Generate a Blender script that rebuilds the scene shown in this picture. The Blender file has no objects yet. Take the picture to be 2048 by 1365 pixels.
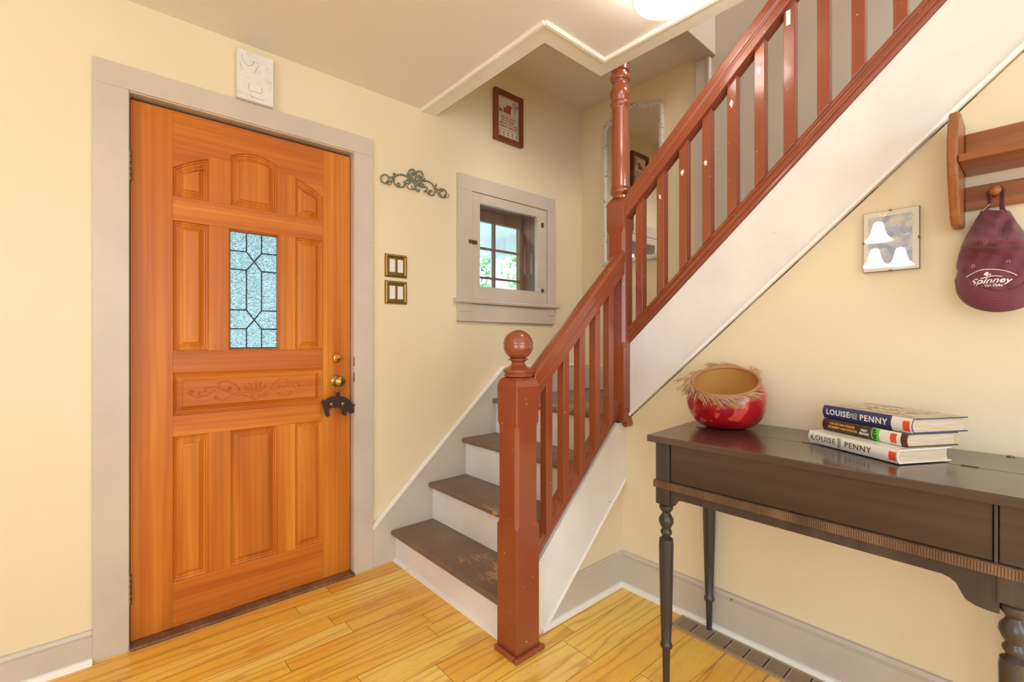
import bpy, bmesh, math, random
from mathutils import Vector, Matrix
from math import sin, cos, pi
random.seed(7)
SC = bpy.context.scene
COL = SC.collection
# ---------------------------------------------------------------- camera, world, lights, exposure
H = 1.129
FX, FY = 0.6605, 0.7509
cam = bpy.data.objects.new('camera', bpy.data.cameras.new('camera'))
COL.objects.link(cam)
cam.location = (0, 0, H)
cam.rotation_euler = (pi/2, 0, -math.atan2(FX, FY))
cam.data.sensor_width = 36
cam.data.lens = 36*936/2048
cam.data.clip_start = 0.02
SC.camera = cam
W = bpy.data.worlds.new('sky'); SC.world = W; W.use_nodes = True
bg = W.node_tree.nodes['Background']
bg.inputs['Color'].default_value = (0.60, 0.80, 1.0, 1)
bg.inputs['Strength'].default_value = 5.0
def area(name, loc, target, sx, sy, power, col):
    L = bpy.data.lights.new(name, 'AREA'); L.shape = 'RECTANGLE'; L.size = sx; L.size_y = sy
    L.energy = power; L.color = col
    o = bpy.data.objects.new(name, L); COL.objects.link(o); o.location = loc
    o.rotation_euler = (Vector(target)-Vector(loc)).to_track_quat('-Z', 'Y').to_euler()
    return o
# two fill lights added behind the camera, in made-up wall openings
area('fill_light_back', (0.2, -2.62, 1.35), (0.2, 0, 1.5), 2.6, 1.7, 21, (0.96, 0.97, 1.0))
area('fill_light_side', (-2.22, -1.1, 1.35), (1.6, 1.0, 0.4), 2.2, 1.7, 17, (0.96, 0.97, 1.0))
area('upstairs_hall_light', (2.2, -1.0, 3.95), (2.25, 1.7, 1.2), 0.7, 0.7, 48, (1.0, 0.97, 0.94))
sun = bpy.data.lights.new('sun', 'SUN'); sun.energy = 7.0; sun.angle = 0.02
so = bpy.data.objects.new('sun', sun); COL.objects.link(so); so.location = (8, 0, 9)
so.rotation_euler = (Vector((0.15, 1.0, -1.1))).to_track_quat('-Z', 'Y').to_euler()
SC.view_settings.view_transform = 'Standard'
SC.view_settings.look = 'None'
SC.view_settings.exposure = -0.21
SC.view_settings.gamma = 1.0
SC.view_settings.use_curve_mapping = False
SHADE_E = 11.0      # glow of the glass lamp shades
BOWL_E = 13.0

# ---------------------------------------------------------------- measured points: pixel on a known plane -> metres
def ray(px, py):
    u = (px-1024)/936.
    return FY*u+FX, -FX*u+FY, -(py-682)/936.
def onX(px, py, X):
    r = ray(px, py); t = X/r[0]; return Vector((X, t*r[1], H+t*r[2]))
def onY(px, py, Y):
    r = ray(px, py); t = Y/r[1]; return Vector((t*r[0], Y, H+t*r[2]))
def onZ(px, py, Z):
    r = ray(px, py); t = (Z-H)/r[2]; return Vector((t*r[0], t*r[1], Z))

# ---------------------------------------------------------------- materials
def srgb(r, g, b):
    f = lambda c: (c/255/12.92) if c/255 <= 0.04045 else ((c/255+0.055)/1.055)**2.4
    return (f(r), f(g), f(b), 1)
def newmat(name):
    m = bpy.data.materials.new(name); m.use_nodes = True
    nt = m.node_tree; b = nt.nodes['Principled BSDF']
    return m, nt, b
def setp(b, **k):
    names = dict(color='Base Color', rough='Roughness', metal='Metallic', spec='Specular IOR Level', trans='Transmission Weight',
                 ior='IOR', coat='Coat Weight', crough='Coat Roughness', alpha='Alpha', em='Emission Color', es='Emission Strength', sheen='Sheen Weight')
    for a, v in k.items(): b.inputs[names[a]].default_value = v
def nd(nt, t, **k):
    n = nt.nodes.new(t)
    for a, v in k.items():
        if a in n.inputs: n.inputs[a].default_value = v
        else: setattr(n, a, v)
    return n
def coord(nt, scale=(1, 1, 1), rot=(0, 0, 0), kind='Object'):
    tc = nd(nt, 'ShaderNodeTexCoord'); mp = nd(nt, 'ShaderNodeMapping')
    mp.inputs['Scale'].default_value = scale; mp.inputs['Rotation'].default_value = rot
    nt.links.new(tc.outputs[kind], mp.inputs['Vector']); return mp.outputs['Vector']
def ramp(nt, fac, stops):
    r = nd(nt, 'ShaderNodeValToRGB'); cr = r.color_ramp
    while len(cr.elements) < len(stops): cr.elements.new(0.5)
    for e, (p, c) in zip(cr.elements, stops): e.position = p; e.color = c
    nt.links.new(fac, r.inputs['Fac']); return r.outputs['Color']
def mix(nt, fac, a, b):
    m = nd(nt, 'ShaderNodeMix'); m.data_type = 'RGBA'
    for s, v in ((0, fac), (6, a), (7, b)):
        if hasattr(v, 'node'): nt.links.new(v, m.inputs[s])
        else: m.inputs[s].default_value = v
    return m.outputs[2]
def bump(nt, b, fac, strength=0.2, dist=0.002):
    n = nd(nt, 'ShaderNodeBump'); n.inputs['Strength'].default_value = strength; n.inputs['Distance'].default_value = dist
    nt.links.new(fac, n.inputs['Height']); nt.links.new(n.outputs['Normal'], b.inputs['Normal'])
def noise(nt, vec, scale, detail=4, rough=0.55, dist=0.0):
    n = nd(nt, 'ShaderNodeTexNoise'); n.inputs['Scale'].default_value = scale; n.inputs['Detail'].default_value = detail
    n.inputs['Roughness'].default_value = rough; n.inputs['Distortion'].default_value = dist
    nt.links.new(vec, n.inputs['Vector']); return n.outputs['Fac']
def plain(name, c, rough=0.5, metal=0.0, var=0.0, bs=0.0, bscale=60, **k):
    m, nt, b = newmat(name); setp(b, color=c, rough=rough, metal=metal, **k)
    v = coord(nt)
    if var:
        n = noise(nt, v, 3.0, 5)
        d = tuple(max(0, x*(1-var)) for x in c[:3])+(1,)
        nt.links.new(ramp(nt, n, [(0.35, d), (0.65, c)]), b.inputs['Base Color'])
    if bs: bump(nt, b, noise(nt, v, bscale, 3), bs)
    return m
def wall_paint(name, c, stain, rough=0.42, amt=0.5):
    m, nt, b = newmat(name); setp(b, rough=rough, spec=0.35)
    v = coord(nt)
    n = noise(nt, v, 1.3, 6, 0.6)
    base = ramp(nt, n, [(0.3, tuple(x*0.95 for x in c[:3])+(1,)), (0.7, c)])
    n2 = noise(nt, v, 9, 6, 0.7)
    f = ramp(nt, n2, [(0.68, (0, 0, 0, 1)), (0.80, (amt, amt, amt, 1))])
    nt.links.new(mix(nt, f, base, stain), b.inputs['Base Color'])
    bump(nt, b, noise(nt, v, 28, 5), 0.25, 0.003)
    return m
def chipped(name, c, chip, rough=0.25, thr=0.70, scale=45, coat=0.0, streak=None):
    m, nt, b = newmat(name); setp(b, rough=rough, coat=coat, crough=0.1)
    v = coord(nt); n = noise(nt, v, 2.5, 5)
    base = ramp(nt, n, [(0.3, tuple(x*0.82 for x in c[:3])+(1,)), (0.7, c)])
    vv = coord(nt, streak) if streak else v
    n2 = noise(nt, vv, scale, 3, 0.6)
    f = ramp(nt, n2, [(thr, (0, 0, 0, 1)), (thr+0.015, (1, 1, 1, 1))])
    nt.links.new(mix(nt, f, base, chip), b.inputs['Base Color'])
    bump(nt, b, noise(nt, v, 40, 3), 0.15, 0.002)
    return m
def wood(name, c1, c2, c3, grain='z', scale=1.0, rough=0.35, coat=0.0, bandy=13, dist=7.0):
    m, nt, b = newmat(name); setp(b, rough=rough, coat=coat, crough=0.15, spec=0.35)
    sc = {'x': (0.05, 1, 1), 'y': (1, 0.04, 1), 'z': (1, 1, 0.05)}[grain]
    v = coord(nt, tuple(s*scale for s in sc))
    n1 = noise(nt, v, 11, 4, 0.5, 0.4)
    n2 = noise(nt, v, 130, 5, 0.6)
    w = nd(nt, 'ShaderNodeTexWave'); w.wave_type = 'BANDS'; w.bands_direction = {'x': 'Z', 'z': 'X', 'y': 'DIAGONAL'}[grain]
    w.inputs['Scale'].default_value = bandy; w.inputs['Distortion'].default_value = dist; w.inputs['Detail'].default_value = 2
    w.inputs['Detail Scale'].default_value = 1.2
    nt.links.new(v, w.inputs['Vector'])
    base = ramp(nt, n1, [(0.25, c1), (0.5, c2), (0.75, c3)])
    mm = nd(nt, 'ShaderNodeMath'); mm.operation = 'MULTIPLY'
    nt.links.new(w.outputs['Fac'], mm.inputs[0]); nt.links.new(n2, mm.inputs[1])
    f = ramp(nt, mm.outputs[0], [(0.05, (0.16, 0.16, 0.16, 1)), (0.34, (0, 0, 0, 1))])
    dark = tuple(x*0.62 for x in c1[:3])+(1,)
    nt.links.new(mix(nt, f, base, dark), b.inputs['Base Color'])
    bump(nt, b, n2, 0.08, 0.001)
    return m
M = {}
M['yellow'] = wall_paint('yellow_wall_paint', srgb(241, 222, 185), srgb(226, 202, 160), amt=0.18)
M['grey_wall'] = wall_paint('grey_wall_paint', srgb(212, 200, 186), srgb(190, 176, 160))
M['ceiling'] = wall_paint('ceiling_paint', srgb(244, 238, 232), srgb(234, 226, 218), 0.5, 0.15)
M['landing_ceiling'] = wall_paint('landing_ceiling_paint', srgb(238, 226, 212), srgb(224, 212, 198), 0.6, 0.2)
M['trim_white'] = plain('cream_white_trim', srgb(250, 244, 234), 0.35, var=0.05, bs=0.05)
M['beige'] = chipped('beige_trim_paint', srgb(216, 200, 180), srgb(150, 120, 90), 0.38, 0.765, 30)
M['base_grey'] = chipped('greige_baseboard_paint', srgb(216, 203, 186), srgb(140, 110, 85), 0.38, 0.765, 26)
M['white_paint'] = chipped('white_stair_paint', srgb(248, 243, 238), srgb(150, 120, 95), 0.33, 0.76, 45)
M['red'] = chipped('oxblood_gloss_paint', srgb(152, 75, 46), srgb(232, 200, 170), 0.2, 0.715, 70, coat=0.5)
M['door_z'] = wood('cedar_vertical', srgb(176, 92, 22), srgb(202, 114, 30), srgb(228, 146, 46), 'z', 1, 0.42)
M['door_x'] = wood('cedar_horizontal', srgb(174, 88, 22), srgb(200, 110, 30), srgb(226, 142, 44), 'x', 1, 0.42)
M['oak_y'] = wood('oak_lengthwise', srgb(124, 72, 34), srgb(156, 92, 46), srgb(190, 124, 66), 'y', 1.6, 0.32)
M['oak_z'] = wood('oak_upright', srgb(130, 78, 40), srgb(160, 98, 54), srgb(188, 124, 72), 'z', 1.6, 0.34, bandy=34)
M['desk'] = wood('dark_mahogany_lengthwise', srgb(56, 44, 40), srgb(74, 58, 52), srgb(94, 74, 65), 'y', 1, 0.20, 0.35)
M['desk_z'] = wood('dark_mahogany_upright', srgb(54, 45, 43), srgb(70, 59, 55), srgb(90, 77, 70), 'z', 1, 0.26, 0.2)
M['desk_ribbed'] = wood('worn_ribbed_walnut', srgb(86, 62, 46), srgb(120, 90, 68), srgb(142, 110, 84), 'z', 1, 0.4)
M['brown_jamb'] = wood('brown_jamb_wood', srgb(96, 62, 44), srgb(126, 88, 66), srgb(150, 110, 84), 'z', 1, 0.45)
M['picture_wood'] = wood('reddish_frame_wood', srgb(104, 50, 22), srgb(126, 66, 30), srgb(146, 82, 40), 'z', 2, 0.35)
M['brass'] = plain('polished_brass', srgb(226, 180, 92), 0.16, 1.0, bs=0.05)
M['antique_brass'] = plain('antique_brass', srgb(176, 146, 84), 0.28, 1.0, var=0.25)
M['hinge'] = plain('worn_hinge_metal', srgb(150, 118, 86), 0.4, 0.8, var=0.3)
M['iron'] = plain('verdigris_iron', srgb(140, 138, 108), 0.5, 0.15, var=0.3, bs=0.3)
M['bronze'] = plain('brown_bronze', srgb(126, 98, 66), 0.35, 0.8)
M['white_plastic'] = plain('white_plastic', srgb(240, 234, 226), 0.3)
M['black_leather'] = plain('dark_brown_leather', srgb(50, 30, 24), 0.55, var=0.2, bs=0.2)
M['dark'] = plain('dark_gap', srgb(46, 30, 20), 0.8)
M['lead'] = plain('lead_came', srgb(52, 60, 66), 0.4, 0.5)
M['metal_grey'] = plain('register_metal', srgb(186, 160, 132), 0.45, 0.1, var=0.15)
M['mirror'] = plain('silvered_glass', (0.82, 0.82, 0.80, 1), 0.02, 1.0)
M['distressed'] = chipped('distressed_white_paint', srgb(226, 216, 204), srgb(130, 110, 92), 0.5, 0.63, 40)
M['maroon'] = plain('maroon_cotton_twill', srgb(118, 50, 62), 0.8, var=0.18, bs=0.35, bscale=300, sheen=0.25)
M['thread_white'] = plain('white_thread', srgb(238, 228, 224), 0.7)
M['navy'] = plain('navy_dust_jacket', srgb(62, 64, 112), 0.22, var=0.1)
M['cream_jacket'] = plain('white_dust_jacket', srgb(236, 232, 222), 0.25)
M['pages'] = None
M['black_ink'] = plain('black_ink', srgb(34, 26, 24), 0.5)
M['white_ink'] = plain('white_ink', srgb(246, 242, 236), 0.4)
M['gold_ink'] = plain('gold_ink', srgb(238, 178, 84), 0.4)
M['bronze_ink'] = plain('bronze_ink', srgb(110, 72, 44), 0.35, 0.3)
M['orange_sticker'] = plain('orange_sticker', srgb(236, 84, 44), 0.3)
M['green_sticker'] = plain('green_sticker', srgb(112, 214, 84), 0.35)
M['rust_ink'] = plain('rust_ink', srgb(160, 70, 46), 0.5)
M['straw'] = plain('dried_straw', srgb(206, 164, 120), 0.6, var=0.3)
M['twine'] = plain('tan_twine', srgb(186, 126, 80), 0.6, var=0.3, bs=0.5, bscale=200)
M['gourd_inside'] = plain('bare_gourd_inside', srgb(222, 166, 92), 0.65, var=0.2, bs=0.3)
M['slot'] = plain('dark_slot', srgb(50, 36, 28), 0.7)
M['clear'] = None

m, nt, b = newmat('page_edges'); setp(b, rough=0.8)
v = coord(nt, (1, 1, 60)); nt.links.new(ramp(nt, noise(nt, v, 14, 2), [(0.3, srgb(196, 170, 140)), (0.7, srgb(226, 204, 176))]), b.inputs['Base Color']); M['pages'] = m
m, nt, b = newmat('clear_glass'); setp(b, color=(1, 1, 1, 1), rough=0.0, trans=1.0, ior=1.45); M['clear'] = m
m, nt, b = newmat('textured_leaded_glass'); setp(b, color=(0.80, 0.92, 1.0, 1), rough=0.06, trans=1.0, ior=1.45)
v = coord(nt); bump(nt, b, noise(nt, v, 90, 2, 0.5, 3.0), 1.0, 0.012); M['textured'] = m
m, nt, b = newmat('window_pane_glass')
tr = nd(nt, 'ShaderNodeBsdfTransparent'); gl = nd(nt, 'ShaderNodeBsdfGlossy'); gl.inputs['Roughness'].default_value = 0.02
mx = nd(nt, 'ShaderNodeMixShader'); mx.inputs[0].default_value = 0.07
nt.links.new(tr.outputs[0], mx.inputs[1]); nt.links.new(gl.outputs[0], mx.inputs[2]); nt.links.new(mx.outputs[0], nt.nodes['Material Output'].inputs['Surface']); M['pane'] = m
def emis(name, c, s):
    m, nt, b = newmat(name); setp(b, color=c, rough=0.3, em=c, es=s); return m
M['shade_glow'] = emis('glowing_frosted_glass', (1.0, 0.96, 0.90, 1), SHADE_E)
M['bowl_glow'] = emis('glowing_ceiling_bowl', (1.0, 0.96, 0.88, 1), BOWL_E)
# marble
m, nt, b = newmat('veined_marble'); setp(b, rough=0.35)
v = coord(nt, (1, 1, 1.6), (0, 0.5, 0)); n = noise(nt, v, 14, 8, 0.7, 1.5)
nt.links.new(ramp(nt, n, [(0.34, srgb(206, 198, 190)), (0.44, srgb(230, 224, 216)), (0.7, srgb(240, 236, 230))]), b.inputs['Base Color']); M['marble'] = m
# worn brown tread paint
m, nt, b = newmat('worn_brown_tread_paint'); setp(b, rough=0.36)
v = coord(nt); n = noise(nt, v, 6, 4)
base = ramp(nt, n, [(0.3, srgb(116, 92, 74)), (0.7, srgb(134, 108, 88))])
v2 = coord(nt, (5.0, 1.0, 1)); n2 = noise(nt, v2, 22, 6, 0.75)
v3 = coord(nt); n3 = noise(nt, v3, 3.1, 2)
g0 = nd(nt, 'ShaderNodeSeparateXYZ'); nt.links.new(v3, g0.inputs[0])
g1 = nd(nt, 'ShaderNodeMath'); g1.operation = 'ADD'; g1.inputs[1].default_value = 0.10; nt.links.new(g0.outputs[1], g1.inputs[0])
g2 = nd(nt, 'ShaderNodeMath'); g2.operation = 'POWER'; g2.inputs[1].default_value = 2.0; nt.links.new(g1.outputs[0], g2.inputs[0])
g3 = nd(nt, 'ShaderNodeMath'); g3.operation = 'MULTIPLY_ADD'; g3.inputs[1].default_value = -1.1; g3.inputs[2].default_value = 0.03; nt.links.new(g2.outputs[0], g3.inputs[0])
mm = nd(nt, 'ShaderNodeMath'); mm.operation = 'MULTIPLY'; nt.links.new(n2, mm.inputs[0]); nt.links.new(n3, mm.inputs[1])
g4 = nd(nt, 'ShaderNodeMath'); g4.operation = 'ADD'; nt.links.new(mm.outputs[0], g4.inputs[0]); nt.links.new(g3.outputs[0], g4.inputs[1])
f = ramp(nt, g4.outputs[0], [(0.322, (0, 0, 0, 1)), (0.352, (1, 1, 1, 1))])
nt.links.new(mix(nt, f, base, srgb(206, 160, 104)), b.inputs['Base Color']); bump(nt, b, n2, 0.2, 0.002); M['tread'] = m
# oak floor with one tint value per board
m, nt, b = newmat('oak_strip_floor'); setp(b, rough=0.30, coat=0.25, crough=0.2)
at = nd(nt, 'ShaderNodeAttribute'); at.attribute_name = 'board'
sep = nd(nt, 'ShaderNodeSeparateColor'); nt.links.new(at.outputs['Color'], sep.inputs[0])
tc = nd(nt, 'ShaderNodeTexCoord'); mp = nd(nt, 'ShaderNodeMapping'); mp.inputs['Scale'].default_value = (0.13, 1, 1)
cmb = nd(nt, 'ShaderNodeCombineXYZ'); sc7 = nd(nt, 'ShaderNodeMath'); sc7.operation = 'MULTIPLY'; sc7.inputs[1].default_value = 31.0
nt.links.new(sep.outputs[1], sc7.inputs[0]); nt.links.new(sc7.outputs[0], cmb.inputs[0]); nt.links.new(sc7.outputs[0], cmb.inputs[2])
nt.links.new(cmb.outputs[0], mp.inputs['Location']); nt.links.new(tc.outputs['Object'], mp.inputs['Vector'])
vec = mp.outputs['Vector']
tint = ramp(nt, sep.outputs[0], [(0.0, srgb(238, 172, 66)), (0.35, srgb(250, 196, 80)), (0.75, srgb(253, 210, 96)), (1.0, srgb(254, 220, 118))])
w = nd(nt, 'ShaderNodeTexWave'); w.bands_direction = 'Y'; w.inputs['Scale'].default_value = 6; w.inputs['Distortion'].default_value = 14
w.inputs['Detail'].default_value = 2; w.inputs['Detail Scale'].default_value = 1.6; nt.links.new(vec, w.inputs['Vector'])
f1 = ramp(nt, w.outputs['Fac'], [(0.0, (0.5, 0.5, 0.5, 1)), (0.13, (0.12, 0.12, 0.12, 1)), (1.0, (0, 0, 0, 1))])
c1 = mix(nt, f1, tint, srgb(196, 116, 38))
f2 = ramp(nt, noise(nt, vec, 190, 4, 0.6), [(0.35, (0.22, 0.22, 0.22, 1)), (0.50, (0, 0, 0, 1))])
nt.links.new(mix(nt, f2, c1, srgb(206, 132, 48)), b.inputs['Base Color']); M['floor'] = m
# red gourd
m, nt, b = newmat('mottled_red_lacquer'); setp(b, rough=0.16, coat=0.6, crough=0.05)
v = coord(nt); n = noise(nt, v, 7, 5, 0.6); n2 = noise(nt, v, 16, 2, 0.5, 0.6)
base = ramp(nt, n, [(0.3, srgb(136, 12, 20)), (0.5, srgb(178, 20, 28)), (0.7, srgb(200, 40, 38))])
f = ramp(nt, n2, [(0.60, (0, 0, 0, 1)), (0.615, (0.65, 0.65, 0.65, 1))])
nt.links.new(mix(nt, f, base, srgb(224, 92, 76)), b.inputs['Base Color']); M['gourd'] = m
# jacket art
def art(name, cols, scale, rough=0.25):
    m, nt, b = newmat(name); setp(b, rough=rough); v = coord(nt)
    n = noise(nt, v, scale, 5, 0.6, 0.6); k = len(cols)
    nt.links.new(ramp(nt, n, [(0.3+0.4*i/(k-1), c) for i, c in enumerate(cols)]), b.inputs['Base Color']); return m
M['grey_cover'] = art('blue_grey_printed_cover', [srgb(96, 96, 112), srgb(150, 140, 124), srgb(204, 186, 150), srgb(120, 118, 118)], 18)
M['brown_cover'] = art('dark_brown_printed_cover', [srgb(50, 32, 26), srgb(84, 58, 44), srgb(62, 44, 36)], 14)
M['blue_print'] = art('watery_blue_print', [srgb(128, 146, 190), srgb(160, 174, 204), srgb(200, 204, 208), srgb(218, 212, 204)], 24, 0.5)
M['map_cream'] = art('map_land_print', [srgb(208, 198, 182), srgb(226, 218, 204)], 40, 0.6)
M['paper'] = plain('ivory_paper', srgb(232, 224, 210), 0.6)
M['linen'] = plain('sampler_linen', srgb(218, 200, 172), 0.8, var=0.1)
M['green_thread'] = plain('green_thread', srgb(96, 110, 78), 0.8)
M['blue_thread'] = plain('slate_thread', srgb(96, 84, 84), 0.8)
M['foliage'] = art('sunlit_leaves', [srgb(60, 110, 70), srgb(110, 160, 100), srgb(170, 206, 140)], 2.0, 0.7)
M['porch_white'] = plain('porch_white_paint', srgb(226, 230, 234), 0.6)
M['lawn'] = plain('lawn_green', srgb(120, 150, 90), 0.9, var=0.3)
M['bark'] = plain('tree_bark', srgb(92, 78, 66), 0.9, var=0.3)
M['upper_tread'] = M['tread']

# ---------------------------------------------------------------- mesh helpers
class MB:
    def __init__(s): s.v = []; s.f = []; s.att = None
    def add(s, vs, fs):
        o = len(s.v); s.v += [tuple(x) for x in vs]; s.f += [[i+o for i in f] for f in fs]; return s
    def box(s, x0, x1, y0, y1, z0, z1):
        x0, x1 = sorted((x0, x1)); y0, y1 = sorted((y0, y1)); z0, z1 = sorted((z0, z1))
        return s.add([(x0,y0,z0),(x1,y0,z0),(x1,y1,z0),(x0,y1,z0),(x0,y0,z1),(x1,y0,z1),(x1,y1,z1),(x0,y1,z1)],
                     [(0,3,2,1),(4,5,6,7),(0,1,5,4),(1,2,6,5),(2,3,7,6),(3,0,4,7)])
    def prism(s, poly, ax, d0, d1):
        P = {'X': lambda a, b, d: (d, a, b), 'Y': lambda a, b, d: (a, d, b), 'Z': lambda a, b, d: (a, b, d)}[ax]
        n = len(poly)
        return s.add([P(a, b, d0) for a, b in poly]+[P(a, b, d1) for a, b in poly],
                     [list(range(n))[::-1], list(range(n, 2*n))]+[(i, (i+1) % n, n+(i+1) % n, n+i) for i in range(n)])
    def loft(s, loops, cap0=True, cap1=True, closed=True):
        n = len(loops[0]); vs = [p for l in loops for p in l]; fs = []
        for k in range(len(loops)-1):
            for i in range(n if closed else n-1):
                j = (i+1) % n; fs.append((k*n+i, k*n+j, (k+1)*n+j, (k+1)*n+i))
        if cap0: fs.append(list(range(n))[::-1])
        if cap1: fs.append([(len(loops)-1)*n+i for i in range(n)])
        return s.add(vs, fs)
    def sweep(s, prof, p0, p1, lat):
        lat = Vector(lat); p0 = Vector(p0); p1 = Vector(p1)
        return s.loft([[p+lat*a+Vector((0, 0, b)) for a, b in prof] for p in (p0, p1)])
    def lathe(s, prof, c, n=24, ax='Z'):
        c = Vector(c); loops = []
        for r, h in prof:
            l = []
            for i in range(n):
                a = 2*pi*i/n; q = (r*cos(a), r*sin(a))
                l.append(c+Vector({'Z': (q[0], q[1], h), 'X': (h, q[0], q[1]), 'Y': (q[0], h, q[1])}[ax]))
            loops.append(l)
        return s.loft(loops)
    def tube(s, pts, r, n=8, closed=False):
        pts = [Vector(p) for p in pts]; loops = []
        rs = r if isinstance(r, (list, tuple)) else [r]*len(pts)
        up = None
        for i, p in enumerate(pts):
            if closed: t = pts[(i+1) % len(pts)]-pts[i-1]
            else: t = pts[min(i+1, len(pts)-1)]-pts[max(i-1, 0)]
            if t.length < 1e-9: t = Vector((0, 0, 1))
            t.normalize()
            if up is None:
                up = t.orthogonal().normalized()
            up = (up-t*up.dot(t))
            if up.length < 1e-6: up = t.orthogonal()
            up.normalize(); w = t.cross(up)
            loops.append([p+(up*cos(2*pi*k/n)+w*sin(2*pi*k/n))*rs[i] for k in range(n)])
        if closed:
            loops.append(loops[0]); return s.loft(loops, False, False)
        return s.loft(loops)
    def build(s, name, mat, parent=None, bevel=0.0, smooth=False, segs=2, auto=False, doubles=False):
        me = bpy.data.meshes.new(name)
        off = Vector(parent.get('_base', (0, 0, 0))) if parent else Vector((0, 0, 0))
        vs = [Vector(p)-off for p in s.v]
        org = Vector((0, 0, 0))
        if not parent and vs and getattr(s, 'own', None) is not None:
            org = Vector(s.own); vs = [p-org for p in vs]
        me.from_pydata([tuple(p) for p in vs], [], s.f)
        bm = bmesh.new(); bm.from_mesh(me)
        if doubles: bmesh.ops.remove_doubles(bm, verts=bm.verts, dist=1e-5)
        bmesh.ops.recalc_face_normals(bm, faces=bm.faces)
        bm.to_mesh(me); bm.free()
        me.materials.append(mat)
        o = bpy.data.objects.new(name, me); COL.objects.link(o); o.location = org
        if parent:
            o.parent = parent; o['_base'] = tuple(off)
        else: o['_base'] = tuple(org)
        if bevel:
            bv = o.modifiers.new('bevel', 'BEVEL'); bv.width = bevel; bv.segments = segs; bv.limit_method = 'ANGLE'; bv.angle_limit = 0.6
        if smooth:
            me.shade_smooth()
            if auto:
                try: me.set_sharp_from_angle(angle=0.7)
                except Exception: pass
        return o
def thing(name, label, cat, loc, group=None):
    o = bpy.data.objects.new(name, None); COL.objects.link(o); o.location = loc; o.empty_display_size = 0.05
    o['label'] = label; o['category'] = cat; o['_base'] = tuple(loc)
    if group: o['group'] = group
    return o
def tag(o, label, cat, group=None):
    o['label'] = label; o['category'] = cat
    if group: o['group'] = group
    return o
def struct(o, label=None, cat=None):
    o['kind'] = 'structure'
    if label: o['label'] = label
    if cat: o['category'] = cat
    return o
def text(name, s, size, mat, parent, origin, right, up, align='CENTER', ext=0.0004, bold=0.0, shear=0.0, sx=1.0, space=1.0):
    cu = bpy.data.curves.new(name, 'FONT'); cu.body = s; cu.size = size; cu.align_x = align; cu.align_y = 'CENTER'
    cu.extrude = ext; cu.offset = bold; cu.shear = shear; cu.space_character = space; cu.space_line = 0.95; cu.resolution_u = 3
    tmp = bpy.data.objects.new(name+'_tmp', cu); COL.objects.link(tmp)
    dg = bpy.context.evaluated_depsgraph_get()
    me = bpy.data.meshes.new_from_object(tmp.evaluated_get(dg)); bpy.data.objects.remove(tmp)
    me.name = name
    right = Vector(right).normalized(); up = Vector(up).normalized(); nrm = right.cross(up)
    mat4 = Matrix((right*sx, up, nrm)).transposed().to_4x4(); mat4.translation = Vector(origin)-Vector(parent.get('_base', (0, 0, 0)))
    me.transform(mat4); me.materials.clear(); me.materials.append(mat)
    o = bpy.data.objects.new(name, me); COL.objects.link(o); o.parent = parent; o['_base'] = parent['_base']
    return o
def arc(c, r, a0, a1, n, plane='XZ', y=0.0):
    return [(c[0]+r*cos(math.radians(a0+(a1-a0)*i/n)), c[1]+r*sin(math.radians(a0+(a1-a0)*i/n))) for i in range(n+1)]
def spline(pts, n=8):
    P = [Vector(p) for p in pts]; P = [2*P[0]-P[1]]+P+[2*P[-1]-P[-2]]; out = []
    for i in range(1, len(P)-2):
        for k in range(n):
            t = k/n; a, b2, c, d = P[i-1:i+3]
            out.append(0.5*((2*b2)+(c-a)*t+(2*a-5*b2+4*c-d)*t*t+(3*b2-a-3*c+d)*t**3))
    out.append(P[-2]); return out
def inset(poly, d):
    n = len(poly); A = sum(poly[i][0]*poly[(i+1) % n][1]-poly[(i+1) % n][0]*poly[i][1] for i in range(n)); sg = 1 if A > 0 else -1
    out = []
    for i in range(n):
        p0, p1, p2 = Vector(poly[i-1]), Vector(poly[i]), Vector(poly[(i+1) % n])
        e1 = (p1-p0).normalized(); e2 = (p2-p1).normalized()
        n1 = Vector((-e1.y, e1.x))*sg; n2 = Vector((-e2.y, e2.x))*sg
        bis = (n1+n2); bis.normalize(); out.append(tuple(p1+bis*(d/max(0.3, bis.dot(n1)))))
    return out
def raised(mb, poly, y0, steps):
    """raised panel in the XZ plane facing -Y: steps of (inset, depth behind y0)"""
    loops = []
    for d, dep in steps:
        loops.append([(a, y0+dep, b2) for a, b2 in inset(poly, d)])
    mb.loft(loops, cap0=False, cap1=True)

WA = 2.22      # door wall face
WB = 1.83      # right wall face
WF = 2.64      # landing wall face
CZ = 2.38      # hall ceiling
# ================================================================= SETTING
# floor: boards running along X
f = MB(); rows = [-2.7]; rnd = random.Random(3)
fixed = [0.905, 1.045, 1.20, 1.27, 1.40, 1.526, 1.61]
y = 0.905; left = []
while y > -2.7: y -= rnd.choice([0.145, 0.145, 0.085, 0.12]); left.append(y)
right = []; y = 1.61
while y < 2.5: y += rnd.choice([0.085, 0.075, 0.11]); right.append(y)
ys = left[::-1]+fixed+right; att = []
for a, b2 in zip(ys[:-1], ys[1:]):
    x = -2.6-rnd.random()*0.8
    while x < 2.7:
        L = rnd.uniform(0.45, 1.5); x1 = min(x+L, 2.75); g = 0.0007
        f.add([(x+g, a+g, 0), (x1-g, a+g, 0), (x1-g, b2-g, 0), (x+g, b2-g, 0)], [(0, 1, 2, 3)]); att.append((rnd.random(), rnd.random())); x = x1
nf = len(f.f)
f.add([(-2.9, -3.2, -0.002), (2.8, -3.2, -0.002), (2.8, 2.5, -0.002), (-2.9, 2.5, -0.002)], [(0, 1, 2, 3)])
f.box(-2.9, 2.8, -3.2, 2.5, -0.06, -0.004)
fo = struct(f.build('floor', M['floor']))
fo.data.materials.append(M['dark'])
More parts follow.
